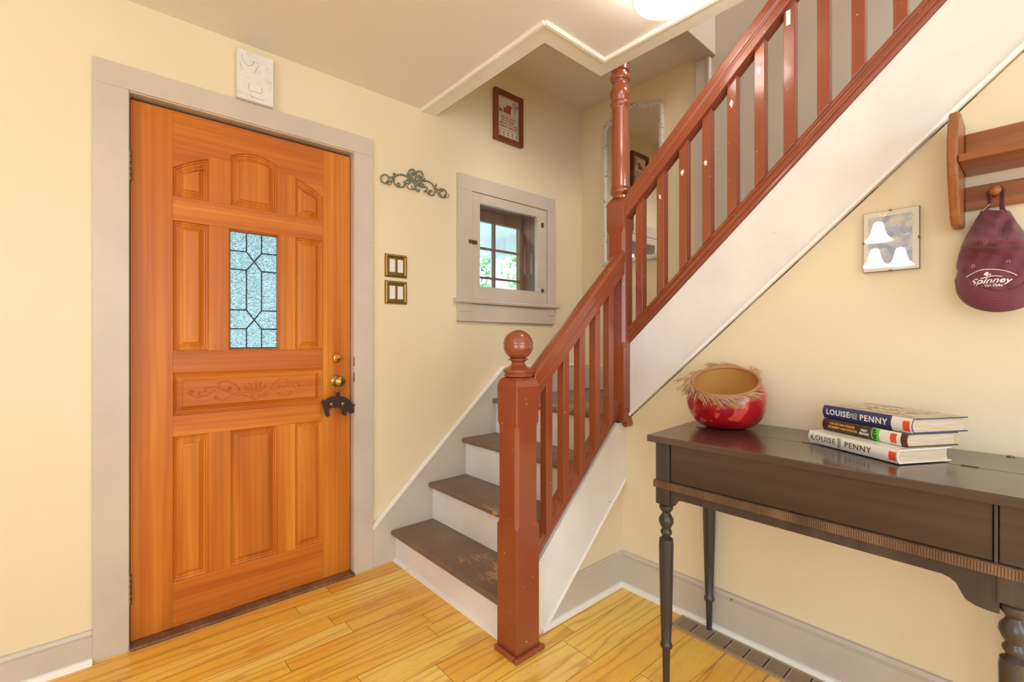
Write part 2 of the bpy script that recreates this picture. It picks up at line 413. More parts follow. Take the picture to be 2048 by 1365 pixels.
ca = fo.data.color_attributes.new('board', 'BYTE_COLOR', 'CORNER')
for p in fo.data.polygons:
    c = att[p.index] if p.index < nf else (0, 0)
    if p.index >= nf: p.material_index = 1
    for li in p.loop_indices: ca.data[li].color = (c[0], c[1], 0, 1)

def wall_grid(ax, d0, d1, a0, a1, z0, z1, holes):
    m_ = MB()
    A = sorted({a0, a1}|{h[0] for h in holes}|{h[1] for h in holes}); Z = sorted({z0, z1}|{h[2] for h in holes}|{h[3] for h in holes})
    for i in range(len(A)-1):
        for j in range(len(Z)-1):
            ca_, cz = (A[i]+A[i+1])/2, (Z[j]+Z[j+1])/2
            if any(h[0] < ca_ < h[1] and h[2] < cz < h[3] for h in holes): continue
            if ax == 'Y': m_.box(A[i], A[i+1], d0, d1, Z[j], Z[j+1])
            else: m_.box(d0, d1, A[i], A[i+1], Z[j], Z[j+1])
    return m_
struct(wall_grid('Y', WA, 2.42, -2.3, 2.8, 0, 3.1, [(0.062, 0.938, -1, 2.055), (1.66, 2.19, 1.37, 1.98)]).build('wall_left', M['yellow']))
struct(MB().box(WF, 2.80, 1.31, WA, 0, 3.1).build('wall_landing', M['yellow']))
struct(MB().box(WF, 2.80, -2.7, 1.31, 0, 4.9).build('wall_stairwell', M['grey_wall']))
sl = lambda Y, z0, s0=0.918: z0+s0*(1.265-Y)
wl = lambda Y: 0.768+0.914*(1.265-Y)
wr = [(1.30, 0), (1.30, wl(1.30)), (-0.44, wl(-0.44)), (-2.7, wl(-0.44)), (-2.7, 0)]
struct(MB().prism(wr, 'X', WB, WB+0.10).build('wall_right', M['yellow']))
struct(wall_grid('Y', -2.9, -2.7, -2.5, 2.8, 0, 2.8, [(-1.1, 1.5, 0.5, 2.2)]).build('wall_back', M['yellow']))
struct(wall_grid('X', -2.5, -2.3, -2.9, 2.42, 0, 2.8, [(-2.3, 0.1, 0.5, 2.2)]).build('wall_far_left', M['yellow']))
# hall ceiling slab with the opening over the stairs
cl = [(-2.5, -2.9), (1.76, -2.9), (1.76, 1.37), (1.385, 1.37), (1.385, 2.22), (-2.5, 2.22)]
struct(MB().prism(cl, 'Z', CZ, 2.83).build('ceiling', M['ceiling']))
struct(MB().box(1.385, WF, 1.37, WA, 2.80, 2.95).box(1.76, WF, 1.345, 1.37, 2.80, 2.95).build('ceiling_landing', M['landing_ceiling']))
struct(MB().box(1.6, 2.8, -2.7, 1.35, 4.8, 4.9).build('ceiling_upstairs', M['ceiling']))
struct(MB().box(1.66, 1.76, -2.7, 1.35, 2.83, 4.8).box(1.76, WF, 1.352, 1.45, 2.95, 4.8).box(1.76, WF, -2.75, -2.65, 2.0, 4.8).build('wall_upstairs', M['grey_wall']))
# flat border board under the ceiling edge, its outer bead and mitred corner
X0, X1, Y0, Y1, b0, b1 = 1.305, 1.39, 1.29, 1.375, CZ-0.006, CZ
p = [(X0, WA), (X1, WA), (X1, Y1), (1.765, Y1), (1.765, -2.6), (1.68, -2.6), (1.68, Y0), (X0, Y0)]
t = struct(MB().prism(p, 'Z', CZ-0.008, CZ+0.0).build('trim_1', M['trim_white'], bevel=0.002))
bead = [(-0.012, -0.004), (-0.008, -0.014), (0.004, -0.015), (0.008, -0.006), (0.008, 0.0), (-0.012, 0.0)]
m_ = MB(); pr = [(X0, WA), (X0, Y0), (1.68, Y0), (1.68, -2.6)]
for k in range(3):
    (xa, ya), (xb, yb) = pr[k], pr[k+1]
    lat = (1, 0, 0) if xa == xb else (0, 1, 0)
    m_.sweep(bead, (xa, ya, CZ), (xb, yb, CZ), lat)
o = m_.build('bead_moulding', M['trim_white'], t)
# beam and post at the head of the landing
struct(MB().box(1.76, WF, 1.24, 1.352, 2.765, 3.6).build('trim_2', M['grey_wall'], bevel=0.004))
struct(MB().box(WF-0.022, WF, 1.272, 1.351, 0.80, 2.765).box(WF-0.03, WF-0.0, 1.262, 1.276, 0.8, 2.765).build('trim_3', M['grey_wall'], bevel=0.003))
# baseboards with cap and shoe
def baseboard(name, a, b2, lat, h=0.13, z=0.0, shoe=True, mat='base_grey', th=0.018):
    prof = [(0, 0), (th, 0), (th, h), (th*0.55, h+0.004), (th*0.75, h+0.012), (th*0.5, h+0.024), (0, h+0.026)]
    o = struct(MB().sweep(prof, (a[0], a[1], z), (b2[0], b2[1], z), lat).build(name, M[mat], bevel=0.001))
    if shoe:
        q = [(th, 0), (th+0.018, 0), (th+0.016, 0.009), (th+0.009, 0.016), (th, 0.018)]
        MB().sweep(q, (a[0], a[1], z), (b2[0], b2[1], z), lat).build('shoe_moulding', M['trim_white'], o)
    return o
baseboard('baseboard_left', (-2.3, WA), (-0.021, WA), (0, -1, 0), h=0.086)
baseboard('baseboard_right', (WB, 1.30), (WB, -2.7), (-1, 0, 0))
baseboard('baseboard_landing', (WF, WA-0.02), (WF, 1.355), (-1, 0, 0), h=0.145, z=0.79, shoe=False)

# ---- wall panel under the lower flight (plane Y = 1.30)
YS = 1.30
top = lambda X: 0.297+0.95*(X-1.269)      # underside of the red moulding
low = lambda X: 0.48+0.90*(X-1.831)       # lower edge of the white band
struct(MB().prism([(1.20, 0), (WB+0.1, 0), (WB+0.1, top(WB)-0.02), (1.20, top(1.20)-0.02)], 'Y', YS, YS+0.03).build('wall_stair', M['yellow']))
prof = [(0, 0), (0.012, 0), (0.012, 0.130), (0.007, 0.134), (0.010, 0.144), (0.006, 0.154), (0, 0.155)]
bb = MB()
bb.prism([(1.298, 0.0), (WB, 0.0), (WB, 0.155), (1.468, 0.155)], 'Y', YS-0.008, YS+0.005)
bs = struct(bb.build('baseboard_stair', M['base_grey']))
MB().sweep([(0.007, 0.128), (0.013, 0.131), (0.011, 0.143), (0.014, 0.150), (0.007, 0.156)], (1.452, YS, 0), (WB, YS, 0), (0, -1, 0)).build('cap_moulding', M['base_grey'], bs)
MB().sweep([(0.006, 0), (0.024, 0), (0.022, 0.010), (0.015, 0.017), (0.006, 0.018)], (1.285, YS, 0), (WB-0.02, YS, 0), (0, -1, 0)).build('shoe_moulding', M['trim_white'], bs)

# ================================================================= STAIRCASE
ST = thing('staircase', 'painted wooden staircase of brown treads and white risers turning at a landing', 'staircase', (1.14, 1.7, 0))
nose = [1.11, 1.33, 1.55, 1.775]; tz = [0.165, 0.365, 0.575, 0.785]
RY0, RY1 = YS+0.031, WA-0.021
for i in range(4):
    z0 = tz[i-1] if i else 0.0
    r = MB().box(nose[i]+0.028, nose[i]+0.046, RY0, RY1, z0, tz[i]-0.026).build('riser', M['white_paint'], ST)
    if i == 0: MB().sweep([(0, 0), (0.014, 0), (0.012, 0.010), (0, 0.015)], (nose[0]+0.028, 1.345, 0), (nose[0]+0.028, RY1, 0), (-1, 0, 0)).build('shoe_moulding', M['trim_white'], r)
    if i < 3:
        MB().box(nose[i], nose[i+1]+0.04, RY0-0.0, RY1, tz[i]-0.027, tz[i]).build('tread', M['tread'], ST, bevel=0.010, segs=4)
MB().prism([(nose[3], 1.351), (1.853, 1.351), (1.853, RY0), (WF-0.001, RY0), (WF-0.001, RY1), (nose[3], RY1)], 'Z', tz[3]-0.03, tz[3]).build('landing', M['tread'], ST, bevel=0.008, segs=3)
# skirt board against the door wall
sk = [(1.0175, 0.001), (1.0175, 0.203), (1.86, 0.965), (WF-0.001, 0.965), (WF-0.001, 0.70), (1.9, 0.70), (1.5, 0.001)]
s_ = MB().prism(sk, 'Y', WA-0.02, WA-0.0005).build('skirt_board', M['base_grey'], ST, bevel=0.002)
m_ = MB().sweep([(0.014, -0.012), (0.028, -0.010), (0.028, 0.002), (0.006, 0.008), (0.002, -0.002)], (1.017, WA, 0.203), (1.86, WA, 0.965), (0, -1, 0))
m_.sweep([(0.014, -0.012), (0.028, -0.010), (0.028, 0.002), (0.006, 0.008), (0.002, -0.002)], (1.86, WA, 0.965), (WF-0.02, WA, 0.965), (0, -1, 0))
m_.build('skirt_cap', M['trim_white'], s_)
# white stringer of the lower flight
st = MB().prism([(1.2095, 0.0), (1.300, 0.0), (WB-0.001, low(WB)), (WB-0.001, 0.753), (1.7712, 0.753), (1.7712, top(1.7712)-0.018), (1.2095, top(1.2095)-0.018)], 'Y', YS-0.016, YS-0.0005).build('stringer', M['white_paint'], ST)
MB().sweep([(0.015, -0.005), (0.021, -0.004), (0.021, 0.006), (0.015, 0.007)], (1.300, YS-0.0008, 0.005), (WB-0.002, YS-0.0008, low(WB)+0.003), (0, -1, 0)).build('stringer_bead', M['trim_white'], st)
# white stringer of the upper flight
utop = lambda Y: 1.108+0.9225*(1.261-Y); ulow = lambda Y: 0.777+0.914*(1.265-Y)
ub = MB().prism([(1.249, utop(1.249)), (-0.9, utop(-0.9)), (-0.9, ulow(-0.9)), (1.249, ulow(1.249))], 'X', WB-0.014, WB+0.012).build('stringer', M['white_paint'], ST)
MB().sweep([(0.013, -0.006), (0.023, -0.004), (0.025, 0.008), (0.013, 0.010)], (WB, 1.249, ulow(1.249)), (WB, -0.9, ulow(-0.9)), (-1, 0, 0)).build('stringer_bead', M['trim_white'], ub)
for i in range(9):
    yy = 1.18-i*0.232; zz = 0.785+0.214*(i+1)
    MB().box(WB+0.102, WF-0.001, yy-0.02, yy, zz-0.214, zz-0.027).build('riser', M['white_paint'], ST)
    MB().box(WB+0.102, WF-0.001, yy-0.25, yy+0.025, zz-0.027, zz).build('tread', M['tread'], ST, bevel=0.008)

# ================================================================= RAILINGS
RG = 'stair railings'
LR = thing('stair_railing', 'short oxblood lower stair railing with square newel and ball finial', 'railing', (1.152, 1.282, 0))
def chamf_post(mb, x0, x1, y0, y1, segs):
    """square post of stacked sections (z, chamfer, inset)"""
    loops = []
    for z, c, ins in segs:
        a0, a1, c0, c1 = x0+ins, x1-ins, y0+ins, y1-ins
        loops.append([(a0+c, c0, z), (a1-c, c0, z), (a1, c0+c, z), (a1, c1-c, z), (a1-c, c1, z), (a0+c, c1, z), (a0, c1-c, z), (a0, c0+c, z)])
    mb.loft(loops)
m_ = MB(); e = 0.0015
nx0, nx1, ny0, ny1 = 1.097, 1.208, 1.222, 1.3305
chamf_post(m_, nx0, nx1, ny0, ny1, [(0, e, 0), (0.46, e, 0), (0.475, 0.012, 0.001), (0.82, 0.012, 0.001), (0.835, 0.005, 0), (0.965, e, 0), (0.985, 0.004, 0.004), (0.996, 0.008, 0.012), (1.0, 0.012, 0.020)])
np_ = m_.build('newel_post', M['red'], LR, bevel=0.002)
cx, cy = (nx0+nx1)/2, (ny0+ny1)/2
pr = [(0.0, 1.0), (0.052, 1.0), (0.054, 1.006), (0.050, 1.012), (0.056, 1.016), (0.057, 1.024), (0.050, 1.030), (0.036, 1.034), (0.027, 1.042), (0.024, 1.050), (0.028, 1.056), (0.036, 1.060), (0.037, 1.064)]
zc, R = 1.115, 0.0555
for k in range(25):
    a = math.radians(-62+k*152/24); z_ = zc+R*sin(a); r_ = R*cos(a)
    for g in (-0.004, 0.004, 0.013):
        if abs(z_-zc-g) < 0.0028: r_ -= 0.0018
    pr.append((r_, z_))
pr.append((0.0, zc+R))
MB().lathe(pr, (cx, cy, 0), 40).build('ball_finial', M['red'], np_, smooth=True, auto=True)
m_ = MB()
for (a, b2, c, d) in ((nx0-0.016, nx1+0.016, ny0-0.016, ny0), (nx0-0.016, nx0, ny0, ny1), (nx1, nx1+0.012, ny0, ny0+0.02)):
    m_.box(a, b2, c, d, 0, 0.020)
m_.build('base_moulding', M['red'], np_, bevel=0.005)
# rails, sloped mouldings, balusters
rp = [(-0.030, 0.012), (-0.030, -0.03), (-0.024, -0.04), (-0.026, -0.05), (-0.026, -0.085), (0.026, -0.085), (0.026, -0.05), (0.024, -0.04), (0.030, -0.03), (0.030, 0.012), (0.02, 0.020), (0.008, 0.024), (-0.008, 0.024), (-0.02, 0.020)]
rp = [(a, b2-0.018) for a, b2 in rp]
lz = lambda X: 0.996+0.946*(X-1.201)
MB().sweep(rp, (nx1-0.003, 1.272, lz(nx1)), (1.7715, 1.272, lz(1.7715)), (0, 1, 0)).build('handrail', M['red'], LR, bevel=0.003)
mp_ = [(0.030, -0.075), (0.030, 0.0), (-0.006, 0.0), (-0.020, -0.006), (-0.020, -0.02), (-0.014, -0.026), (-0.018, -0.03), (-0.018, -0.048), (-0.012, -0.054), (-0.016, -0.058), (-0.014, -0.072), (-0.006, -0.075)]
ltop = lambda X: 0.368+0.95*(X-1.256)
MB().sweep(mp_, (nx1-0.003, YS-0.005, ltop(nx1)), (1.7712, YS-0.005, ltop(1.7712)), (0, 1, 0)).build('sloped_moulding', M['red'], LR, bevel=0.0012)
for X in (1.300, 1.397, 1.496, 1.596, 1.692):
    w2 = 0.017
    m_ = MB().prism([(X-w2, ltop(X-w2)-0.01), (X+w2, ltop(X+w2)-0.01), (X+w2, lz(X+w2)-0.085), (X-w2, lz(X-w2)-0.085)], 'Y', 1.272-w2+0.004, 1.272+w2+0.004)
    m_.build('baluster', M['red'], LR, bevel=0.0015)
UR = thing('stair_railing', 'long oxblood upper stair railing rising from the tall turned post', 'railing', (1.815, 1.30, 0.75))
px0, px1, py0, py1 = 1.772, 1.850, 1.250, 1.348
m_ = MB()
chamf_post(m_, px0, px1, py0, py1, [(0.7625, e, 0), (1.10, e, 0), (1.125, 0.012, 0.001), (1.62, 0.012, 0.001), (1.645, e, 0), (1.765, e, 0), (1.785, 0.012, 0.008), (1.79, 0.02, 0.014)])
tp = m_.build('tall_post', M['red'], UR, bevel=0.002)
pr = [(0.0, 1.785), (0.040, 1.785), (0.036, 1.798), (0.040, 1.806), (0.046, 1.812), (0.047, 1.822), (0.043, 1.828), (0.046, 1.836), (0.0425, 1.845), (0.0430, 1.95), (0.040, 2.08), (0.037, 2.20), (0.038, 2.208), (0.044, 2.214), (0.046, 2.224), (0.044, 2.232),
      (0.038, 2.238), (0.041, 2.246), (0.046, 2.262), (0.047, 2.276), (0.044, 2.292), (0.036, 2.308), (0.033, 2.320), (0.036, 2.330), (0.044, 2.334), (0.047, 2.344), (0.045, 2.356), (0.036, 2.362), (0.035, 2.372), (0.042, 2.378), (0.043, 2.50), (0.0, 2.50)]
MB().lathe(pr, (1.812, 1.299, 0), 32).build('turned_column', M['red'], tp, smooth=True, auto=True)
MB().prism([(1.275, 0.80), (1.275, 0.745), (1.262, 0.735), (1.246, 0.74), (1.242, 0.755), (1.2485, 0.775), (1.252, 0.785), (1.252, 0.80)], 'X', 1.790, 1.832).build('drop_bracket', M['red'], tp, bevel=0.003)
urz = lambda Y: 1.773+0.915*(1.265-Y)
YEND = 0.12
MB().sweep(rp, (1.805, py0+0.003, urz(py0)), (1.805, YEND, urz(YEND)), (1, 0, 0)).build('handrail', M['red'], UR, bevel=0.003)
umz = lambda Y: 1.184+0.9225*(1.261-Y)
MB().sweep(mp_, (WB-0.006, py0+0.003, umz(py0)), (WB-0.006, YEND, umz(YEND)), (1, 0, 0)).build('sloped_moulding', M['red'], UR, bevel=0.0012)
chips = {1: 0.10, 2: 0.12, 3: 0.22, 4: 0.09, 5: 0.10}
for k, Y in enumerate((1.187, 1.082, 0.979, 0.880, 0.781, 0.682, 0.585, 0.483, 0.388, 0.284)):
    w2 = 0.0175
    m_ = MB().prism([(Y-w2, umz(Y-w2)-0.01), (Y+w2, umz(Y+w2)-0.01), (Y+w2, urz(Y+w2)-0.085), (Y-w2, urz(Y-w2)-0.085)], 'X', 1.812-w2, 1.812+w2)
    bo = m_.build('baluster', M['red'], UR, bevel=0.0015)
    if k in chips:
        zt = urz(Y)-0.085-chips[k]*0.8-0.03; rr = random.Random(k+20); n = 15
        pts = [(Y+0.002+0.0075*(0.25+rr.random()*0.9)*cos(2*pi*i/n), zt+0.017*(0.25+rr.random()*0.9)*sin(2*pi*i/n)) for i in range(n)]
        MB().prism(pts, 'X', 1.812-w2-0.0004, 1.812-w2+0.0004).build('paint_chip', M['trim_white'], bo)
    if k == 6:
        q = onX(1577, 36, 1.794)
        lb = MB().box(1.790, 1.7945, q.y-0.007, q.y+0.007, q.z-0.026, q.z+0.026).build('door_stop_tab', M['white_plastic'], bo, bevel=0.001)
        lb.name = 'white_tab'

# ================================================================= DOOR
D = bpy.data.objects.new('door_1', None); COL.objects.link(D); D.location = (0.5, 2.24, 0); D['_base'] = (0.5, 2.24, 0)
struct(D, 'orange cedar front door with raised panels and leaded glass light', 'door')
dx0, dx1, dz1, DY = 0.084, 0.916, 2.028, 2.240
leaf = MB().box(dx0, dx1, DY+0.018, DY+0.042, 0.012, dz1)
# leave the glass opening clear in the backing
leaf = wall_grid('Y', DY+0.018, DY+0.042, dx0, dx1, 0.012, dz1, [(0.406, 0.594, 1.095, 1.597)])
leaf = leaf.build('door_leaf', M['door_z'], D)
cols = [(0.212, 0.330), (0.409, 0.588), (0.664, 0.786)]
def stile(x0, x1, z0, z1, mat='door_z', nm='stile'): return MB().box(x0, x1, DY, DY+0.019, z0, z1).build(nm, M[mat], leaf, bevel=0.0008)
stile(dx0, 0.212, 0.012, dz1); stile(0.786, dx1, 0.012, dz1)
stile(0.212, 0.786, 0.012, 0.186, 'door_x', 'rail')
stile(0.212, 0.786, 0.755, 0.836, 'door_x', 'rail')
stile(0.212, 0.786, 1.004, 1.091, 'door_x', 'rail')
stile(0.212, 0.786, 1.600, 1.696, 'door_x', 'rail')
for z0, z1 in ((0.186, 0.755), (1.091, 1.600)):
    a = 0.402 if z0 > 1 else 0.409; c = 0.598 if z0 > 1 else 0.588
    stile(0.330, a, z0, z1, nm='mullion'); stile(c, 0.664, z0, z1, nm='mullion')
stile(0.330, 0.409, 1.696, 1.878, nm='mullion'); stile(0.588, 0.664, 1.696, 1.878, nm='mullion')
aL = [(0.212, 1.806), (0.24, 1.825), (0.27, 1.843), (0.30, 1.857), (0.330, 1.868)]
aM = [(0.409, 1.902), (0.43, 1.916), (0.46, 1.926), (0.498, 1.930), (0.535, 1.926), (0.566, 1.916), (0.588, 1.902)]
aR = [(0.664, 1.868), (0.695, 1.857), (0.725, 1.843), (0.756, 1.825), (0.786, 1.806)]
tr_ = [(0.212, dz1)]+aL+[(0.330, 1.878), (0.409, 1.878)]+aM+[(0.588, 1.878), (0.664, 1.878)]+aR+[(0.786, dz1)]
MB().prism(tr_, 'Y', DY, DY+0.019).build('rail', M['door_x'], leaf)
ST_ = [(0, 0.001), (0.003, 0.008), (0.008, 0.010), (0.0095, 0.0165), (0.014, 0.0175), (0.032, 0.0075), (0.033, 0.0035), (0.036, 0.0030)]
def panel(poly, mat='door_z'):
    m_ = MB(); raised(m_, poly, DY, ST_); return m_.build('raised_panel', M[mat], leaf)
panel([(0.212, 1.696), (0.330, 1.696)]+aL[::-1]); panel([(0.409, 1.696), (0.588, 1.696)]+aM[::-1]); panel([(0.664, 1.696), (0.786, 1.696)]+aR[::-1])
for (x0, x1) in (cols[0], cols[2]): panel([(x0, 1.091), (x1, 1.091), (x1, 1.600), (x0, 1.600)])
for (x0, x1) in cols: panel([(x0, 0.186), (x1, 0.186), (x1, 0.755), (x0, 0.755)])
cp = panel([(0.212, 0.836), (0.786, 0.836), (0.786, 1.004), (0.212, 1.004)], 'door_x')
# carved scrolls: traced in the panel's own plane, grooves with small round ends
def pc(x, y): v = onY(330+x/6.206, 720+y/6.206, DY+0.0030); return (v.x, DY+0.0031, v.z)
scr = [[(330,440),(300,410),(320,385),(355,395),(340,410)],[(345,440),(400,470),(470,450),(420,440),(410,410),(440,400)],[(440,435),(500,445),(570,410),(620,370)],[(520,395),(490,385),(510,350),(600,335),(690,350),(760,385),(830,420)],
       [(680,310),(660,300),(700,270),(770,265),(850,300),(905,340),(920,380)],[(790,370),(775,350),(800,340),(815,360),(800,390)],[(640,480),(610,475),(625,450),(645,465),(660,495),(720,505),(780,470),(840,420),(910,402),(1010,405)],[(830,425),(900,440),(950,430),(1000,450),(1030,435)],
       [(1190,430),(1215,440),(1250,425),(1280,410)],[(1215,410),(1270,380),(1340,372),(1400,350),(1430,315),(1405,305)],[(1310,355),(1350,290),(1420,240),(1500,230),(1530,260),(1500,270)],[(1470,335),(1540,295),(1620,285),(1670,310),(1650,330)],
       [(1390,400),(1440,435),(1510,440),(1560,415),(1565,390),(1535,395)],[(1590,330),(1640,360),(1700,355),(1720,325),(1695,325)],[(1740,370),(1790,345),(1805,305),(1770,305)],
       [(1060,460),(1110,405),(1170,445),(1115,485),(1075,450)]]
m_ = MB()
for s in scr:
    pts = spline([pc(*q) for q in s], 5); m_.tube(pts, 0.0027, 6)
for a, b2 in (((985,320),(1070,420)), ((1045,285),(1090,400)), ((1120,265),(1120,395)), ((1185,275),(1145,400)), ((1245,305),(1170,405))):
    A_ = Vector(pc(*a)); B_ = Vector(pc(*b2)); m_.tube([A_, A_.lerp(B_, 0.25), A_.lerp(B_, 0.7), B_], [0.003, 0.0052, 0.004, 0.0015], 8)
m_.build('carved_scroll', M['door_x'], cp, smooth=True)
# leaded glass
gx0, gx1, gz0, gz1 = 0.408, 0.592, 1.099, 1.593
G = lambda s, t: (gx0+s*(gx1-gx0), gz1-t*(gz1-gz0))
a1, a2 = 0.34, 0.66; t1, t2, t3, t4, tc1, tc2 = 0.165, 0.325, 0.672, 0.834, 0.247, 0.753
cells = [[(0,0),(a1,0),(a1,t1),(0,t1)], [(a1,0),(a2,0),(a2,t1),(.5,tc1),(a1,t1)], [(a2,0),(1,0),(1,t1),(a2,t1)],
         [(0,t1),(a1,t1),(.5,tc1),(a1,t2),(0,t2)], [(a2,t1),(1,t1),(1,t2),(a2,t2),(.5,tc1)],
         [(0,t2),(a1,t2),(a1,t3),(0,t3)], [(.5,tc1),(a2,t2),(a2,t3),(.5,tc2),(a1,t3),(a1,t2)], [(a2,t2),(1,t2),(1,t3),(a2,t3)],
         [(0,t3),(a1,t3),(.5,tc2),(a1,t4),(0,t4)], [(a2,t3),(1,t3),(1,t4),(a2,t4),(.5,tc2)],
         [(0,t4),(a1,t4),(a1,1),(0,1)], [(a1,t4),(.5,tc2),(a2,t4),(a2,1),(a1,1)], [(a2,t4),(1,t4),(1,1),(a2,1)]]
for c in cells:
    poly = [G(*q) for q in c]; m_ = MB()
    loops = [[(a, DY+0.026, b2) for a, b2 in poly], [(a, DY+0.022, b2) for a, b2 in poly], [(a, DY+0.018, b2) for a, b2 in inset(poly, 0.011)]]
    m_.loft(loops); m_.build('glass_piece', M['textured'], leaf)
m_ = MB()
segs = [((0,t1),(a1,t1)),((0,t2),(a1,t2)),((0,t3),(a1,t3)),((0,t4),(a1,t4)),((a2,t1),(1,t1)),((a2,t2),(1,t2)),((a2,t3),(1,t3)),((a2,t4),(1,t4)),
        ((a1,0),(a1,t1)),((a2,0),(a2,t1)),((a1,t2),(a1,t3)),((a2,t2),(a2,t3)),((a1,t4),(a1,1)),((a2,t4),(a2,1)),
        ((a1,t1),(a2,t2)),((a2,t1),(a1,t2)),((a1,t3),(a2,t4)),((a2,t3),(a1,t4)),((0,0),(1,0)),((1,0),(1,1)),((1,1),(0,1)),((0,1),(0,0))]
for p, q in segs:
    a, b2 = G(*p), G(*q); m_.tube([(a[0], DY+0.0205, a[1]), (b2[0], DY+0.0205, b2[1])], 0.0028, 6)
m_.build('lead_came', M['lead'], leaf)
m_ = MB()
fr = [(0.402, 1.091), (0.598, 1.091), (0.598, 1.600), (0.402, 1.600)]
for (i0, d0), (i1, d1) in (((0, 0.0005), (0.0035, 0.006)), ((0.0035, 0.006), (0.008, 0.020))):
    m_.loft([[(a, DY+d0, b2) for a, b2 in inset(fr, i0)], [(a, DY+d1, b2) for a, b2 in inset(fr, i1)]], False, False)
m_.build('glass_moulding', M['door_z'], leaf)
# casing, jamb, gap
cs = MB().box(-0.021, 0.078, WA-0.020, WA, 0, 2.045).box(0.922, 1.017, WA-0.020, WA, 0, 2.045).box(-0.021, 1.017, WA-0.020, WA, 2.045, 2.130)
cs.build('casing', M['beige'], D, bevel=0.002)
MB().box(0.062, 0.080, WA-0.012, 2.40, 0, 2.043).box(0.920, 0.938, WA-0.012, 2.40, 0, 2.043).box(0.062, 0.938, WA-0.012, 2.40, 2.040, 2.055).build('jamb', M['beige'], D)
MB().box(0.080, 0.920, 2.285, 2.33, 0.012, 2.04).build('door_stop', M['dark'], D) if False else None
MB().box(0.080, 0.088, 2.262, 2.30, 0.01, 2.04).box(0.916, 0.920, 2.262, 2.30, 0.01, 2.04).box(0.08, 0.92, 2.262, 2.30, 2.028, 2.04).build('weather_strip', M['dark'], D)
MB().box(0.080, 0.920, 2.185, 2.41, 0.0, 0.011).build('threshold', M['brown_jamb'], D, bevel=0.003)
for z0, z1 in ((1.722, 1.835), (0.152, 0.262)):
    hg = MB().box(0.072, 0.0885, 2.2362, 2.2392, z0, z1).build('hinge', M['hinge'], D, bevel=0.0008)
    n = 5; m_ = MB()
    for k in range(n):
        a, b2 = z0+(z1-z0)*k/n+0.0012, z0+(z1-z0)*(k+1)/n-0.0012
        m_.lathe([(0.0, a), (0.0055, a), (0.0062, a+0.001), (0.0062, b2-0.001), (0.0055, b2), (0.0, b2)], (0.0815, 2.2285, 0), 14)
    m_.build('hinge_barrel', M['hinge'], hg, smooth=True, auto=True)
# deadbolt and knob
def yl(prof, x, z, y0, n=28): return MB().lathe([(r, -h) for r, h in prof], (x, y0, z), n, 'Y')
q = onY(675, 716, 2.235)
db = yl([(0.0, 0), (0.0235, 0), (0.0235, 0.004), (0.020, 0.010), (0.013, 0.013), (0.011, 0.020), (0.0, 0.021)], q.x, q.z, DY).build('deadbolt', M['brass'], D, smooth=True, auto=True)
MB().box(q.x-0.017, q.x+0.019, DY-0.034, DY-0.020, q.z-0.0045, q.z+0.0045).build('thumb_turn', M['brass'], db, bevel=0.004, segs=3)
q = onY(673, 762, 2.235)
kz, kx = q.z, q.x
kn = yl([(0.0, 0), (0.026, 0), (0.027, 0.003), (0.022, 0.008), (0.011, 0.011), (0.0095, 0.030), (0.014, 0.033), (0.023, 0.040), (0.0255, 0.048), (0.023, 0.056), (0.015, 0.061), (0.0, 0.063)], kx, kz, DY).build('doorknob', M['antique_brass'], D, smooth=True, auto=True)
for k in range(2):
    zz = (1.03, 0.955)[k]
    MB().box(0.918, 0.9225, WA-0.021, WA-0.016, zz-0.022, zz+0.022).build('strike_plate', M['hinge'], D, bevel=0.0005)
# pig bell hanger
PG = thing('door_hanger', 'dark leather pig shaped door hanger with two round bells on the doorknob', 'door hanger', (kx, 2.20, kz-0.13))
PY = 2.190
ry = kz-0.022
m_ = MB(); m_.tube([(kx+0.027*cos(a), DY-0.024-0.010*(1-sin(a)), ry+0.027*sin(a)) for a in [2*pi*i/28 for i in range(28)]], 0.0017, 8, True)
m_.build('ring', M['antique_brass'], PG, smooth=True)
def pp(x, y): v = onY(600+x/6.825, 660+y/6.825, PY); return (v.x, v.z)
pig = [(290,985),(310,950),(335,960),(350,960),(380,930),(430,912),(485,905),(495,880),(490,850),(545,850),(545,880),(548,905),(600,912),(650,935),(690,970),(715,1010),(735,1025),(755,1010),(750,1030),(730,1050),(735,1075),(738,1110),(728,1135),(690,1140),(660,1130),(640,1105),(632,1125),(640,1150),(625,1172),(600,1170),(570,1150),(568,1110),(572,1085),(555,1070),(500,1060),(440,1060),(405,1075),(400,1110),(400,1140),(410,1160),(395,1180),(370,1190),(345,1165),(330,1110),(325,1080),(310,1050),(305,1010)]
MB().prism([pp(*q) for q in pig], 'Y', PY-0.002, PY+0.002).build('leather_pig', M['black_leather'], PG, bevel=0.0008)
for q in ((418, 1010), (572, 1005)):
    c = pp(*q)
    bl = MB(); bl.lathe([(0.0, -0.011)]+[(0.0115*cos(math.radians(a)), 0.0115*sin(math.radians(a))) for a in range(-80, 81, 16)]+[(0.0, 0.0115)], (c[0], PY-0.009, c[1]), 18, 'Y')
    b_ = bl.build('bell', M['antique_brass'], PG, smooth=True)
    MB().box(c[0]-0.007, c[0]+0.007, PY-0.0212, PY-0.0195, c[1]-0.0010, c[1]+0.0010).build('bell_slot', M['slot'], b_)

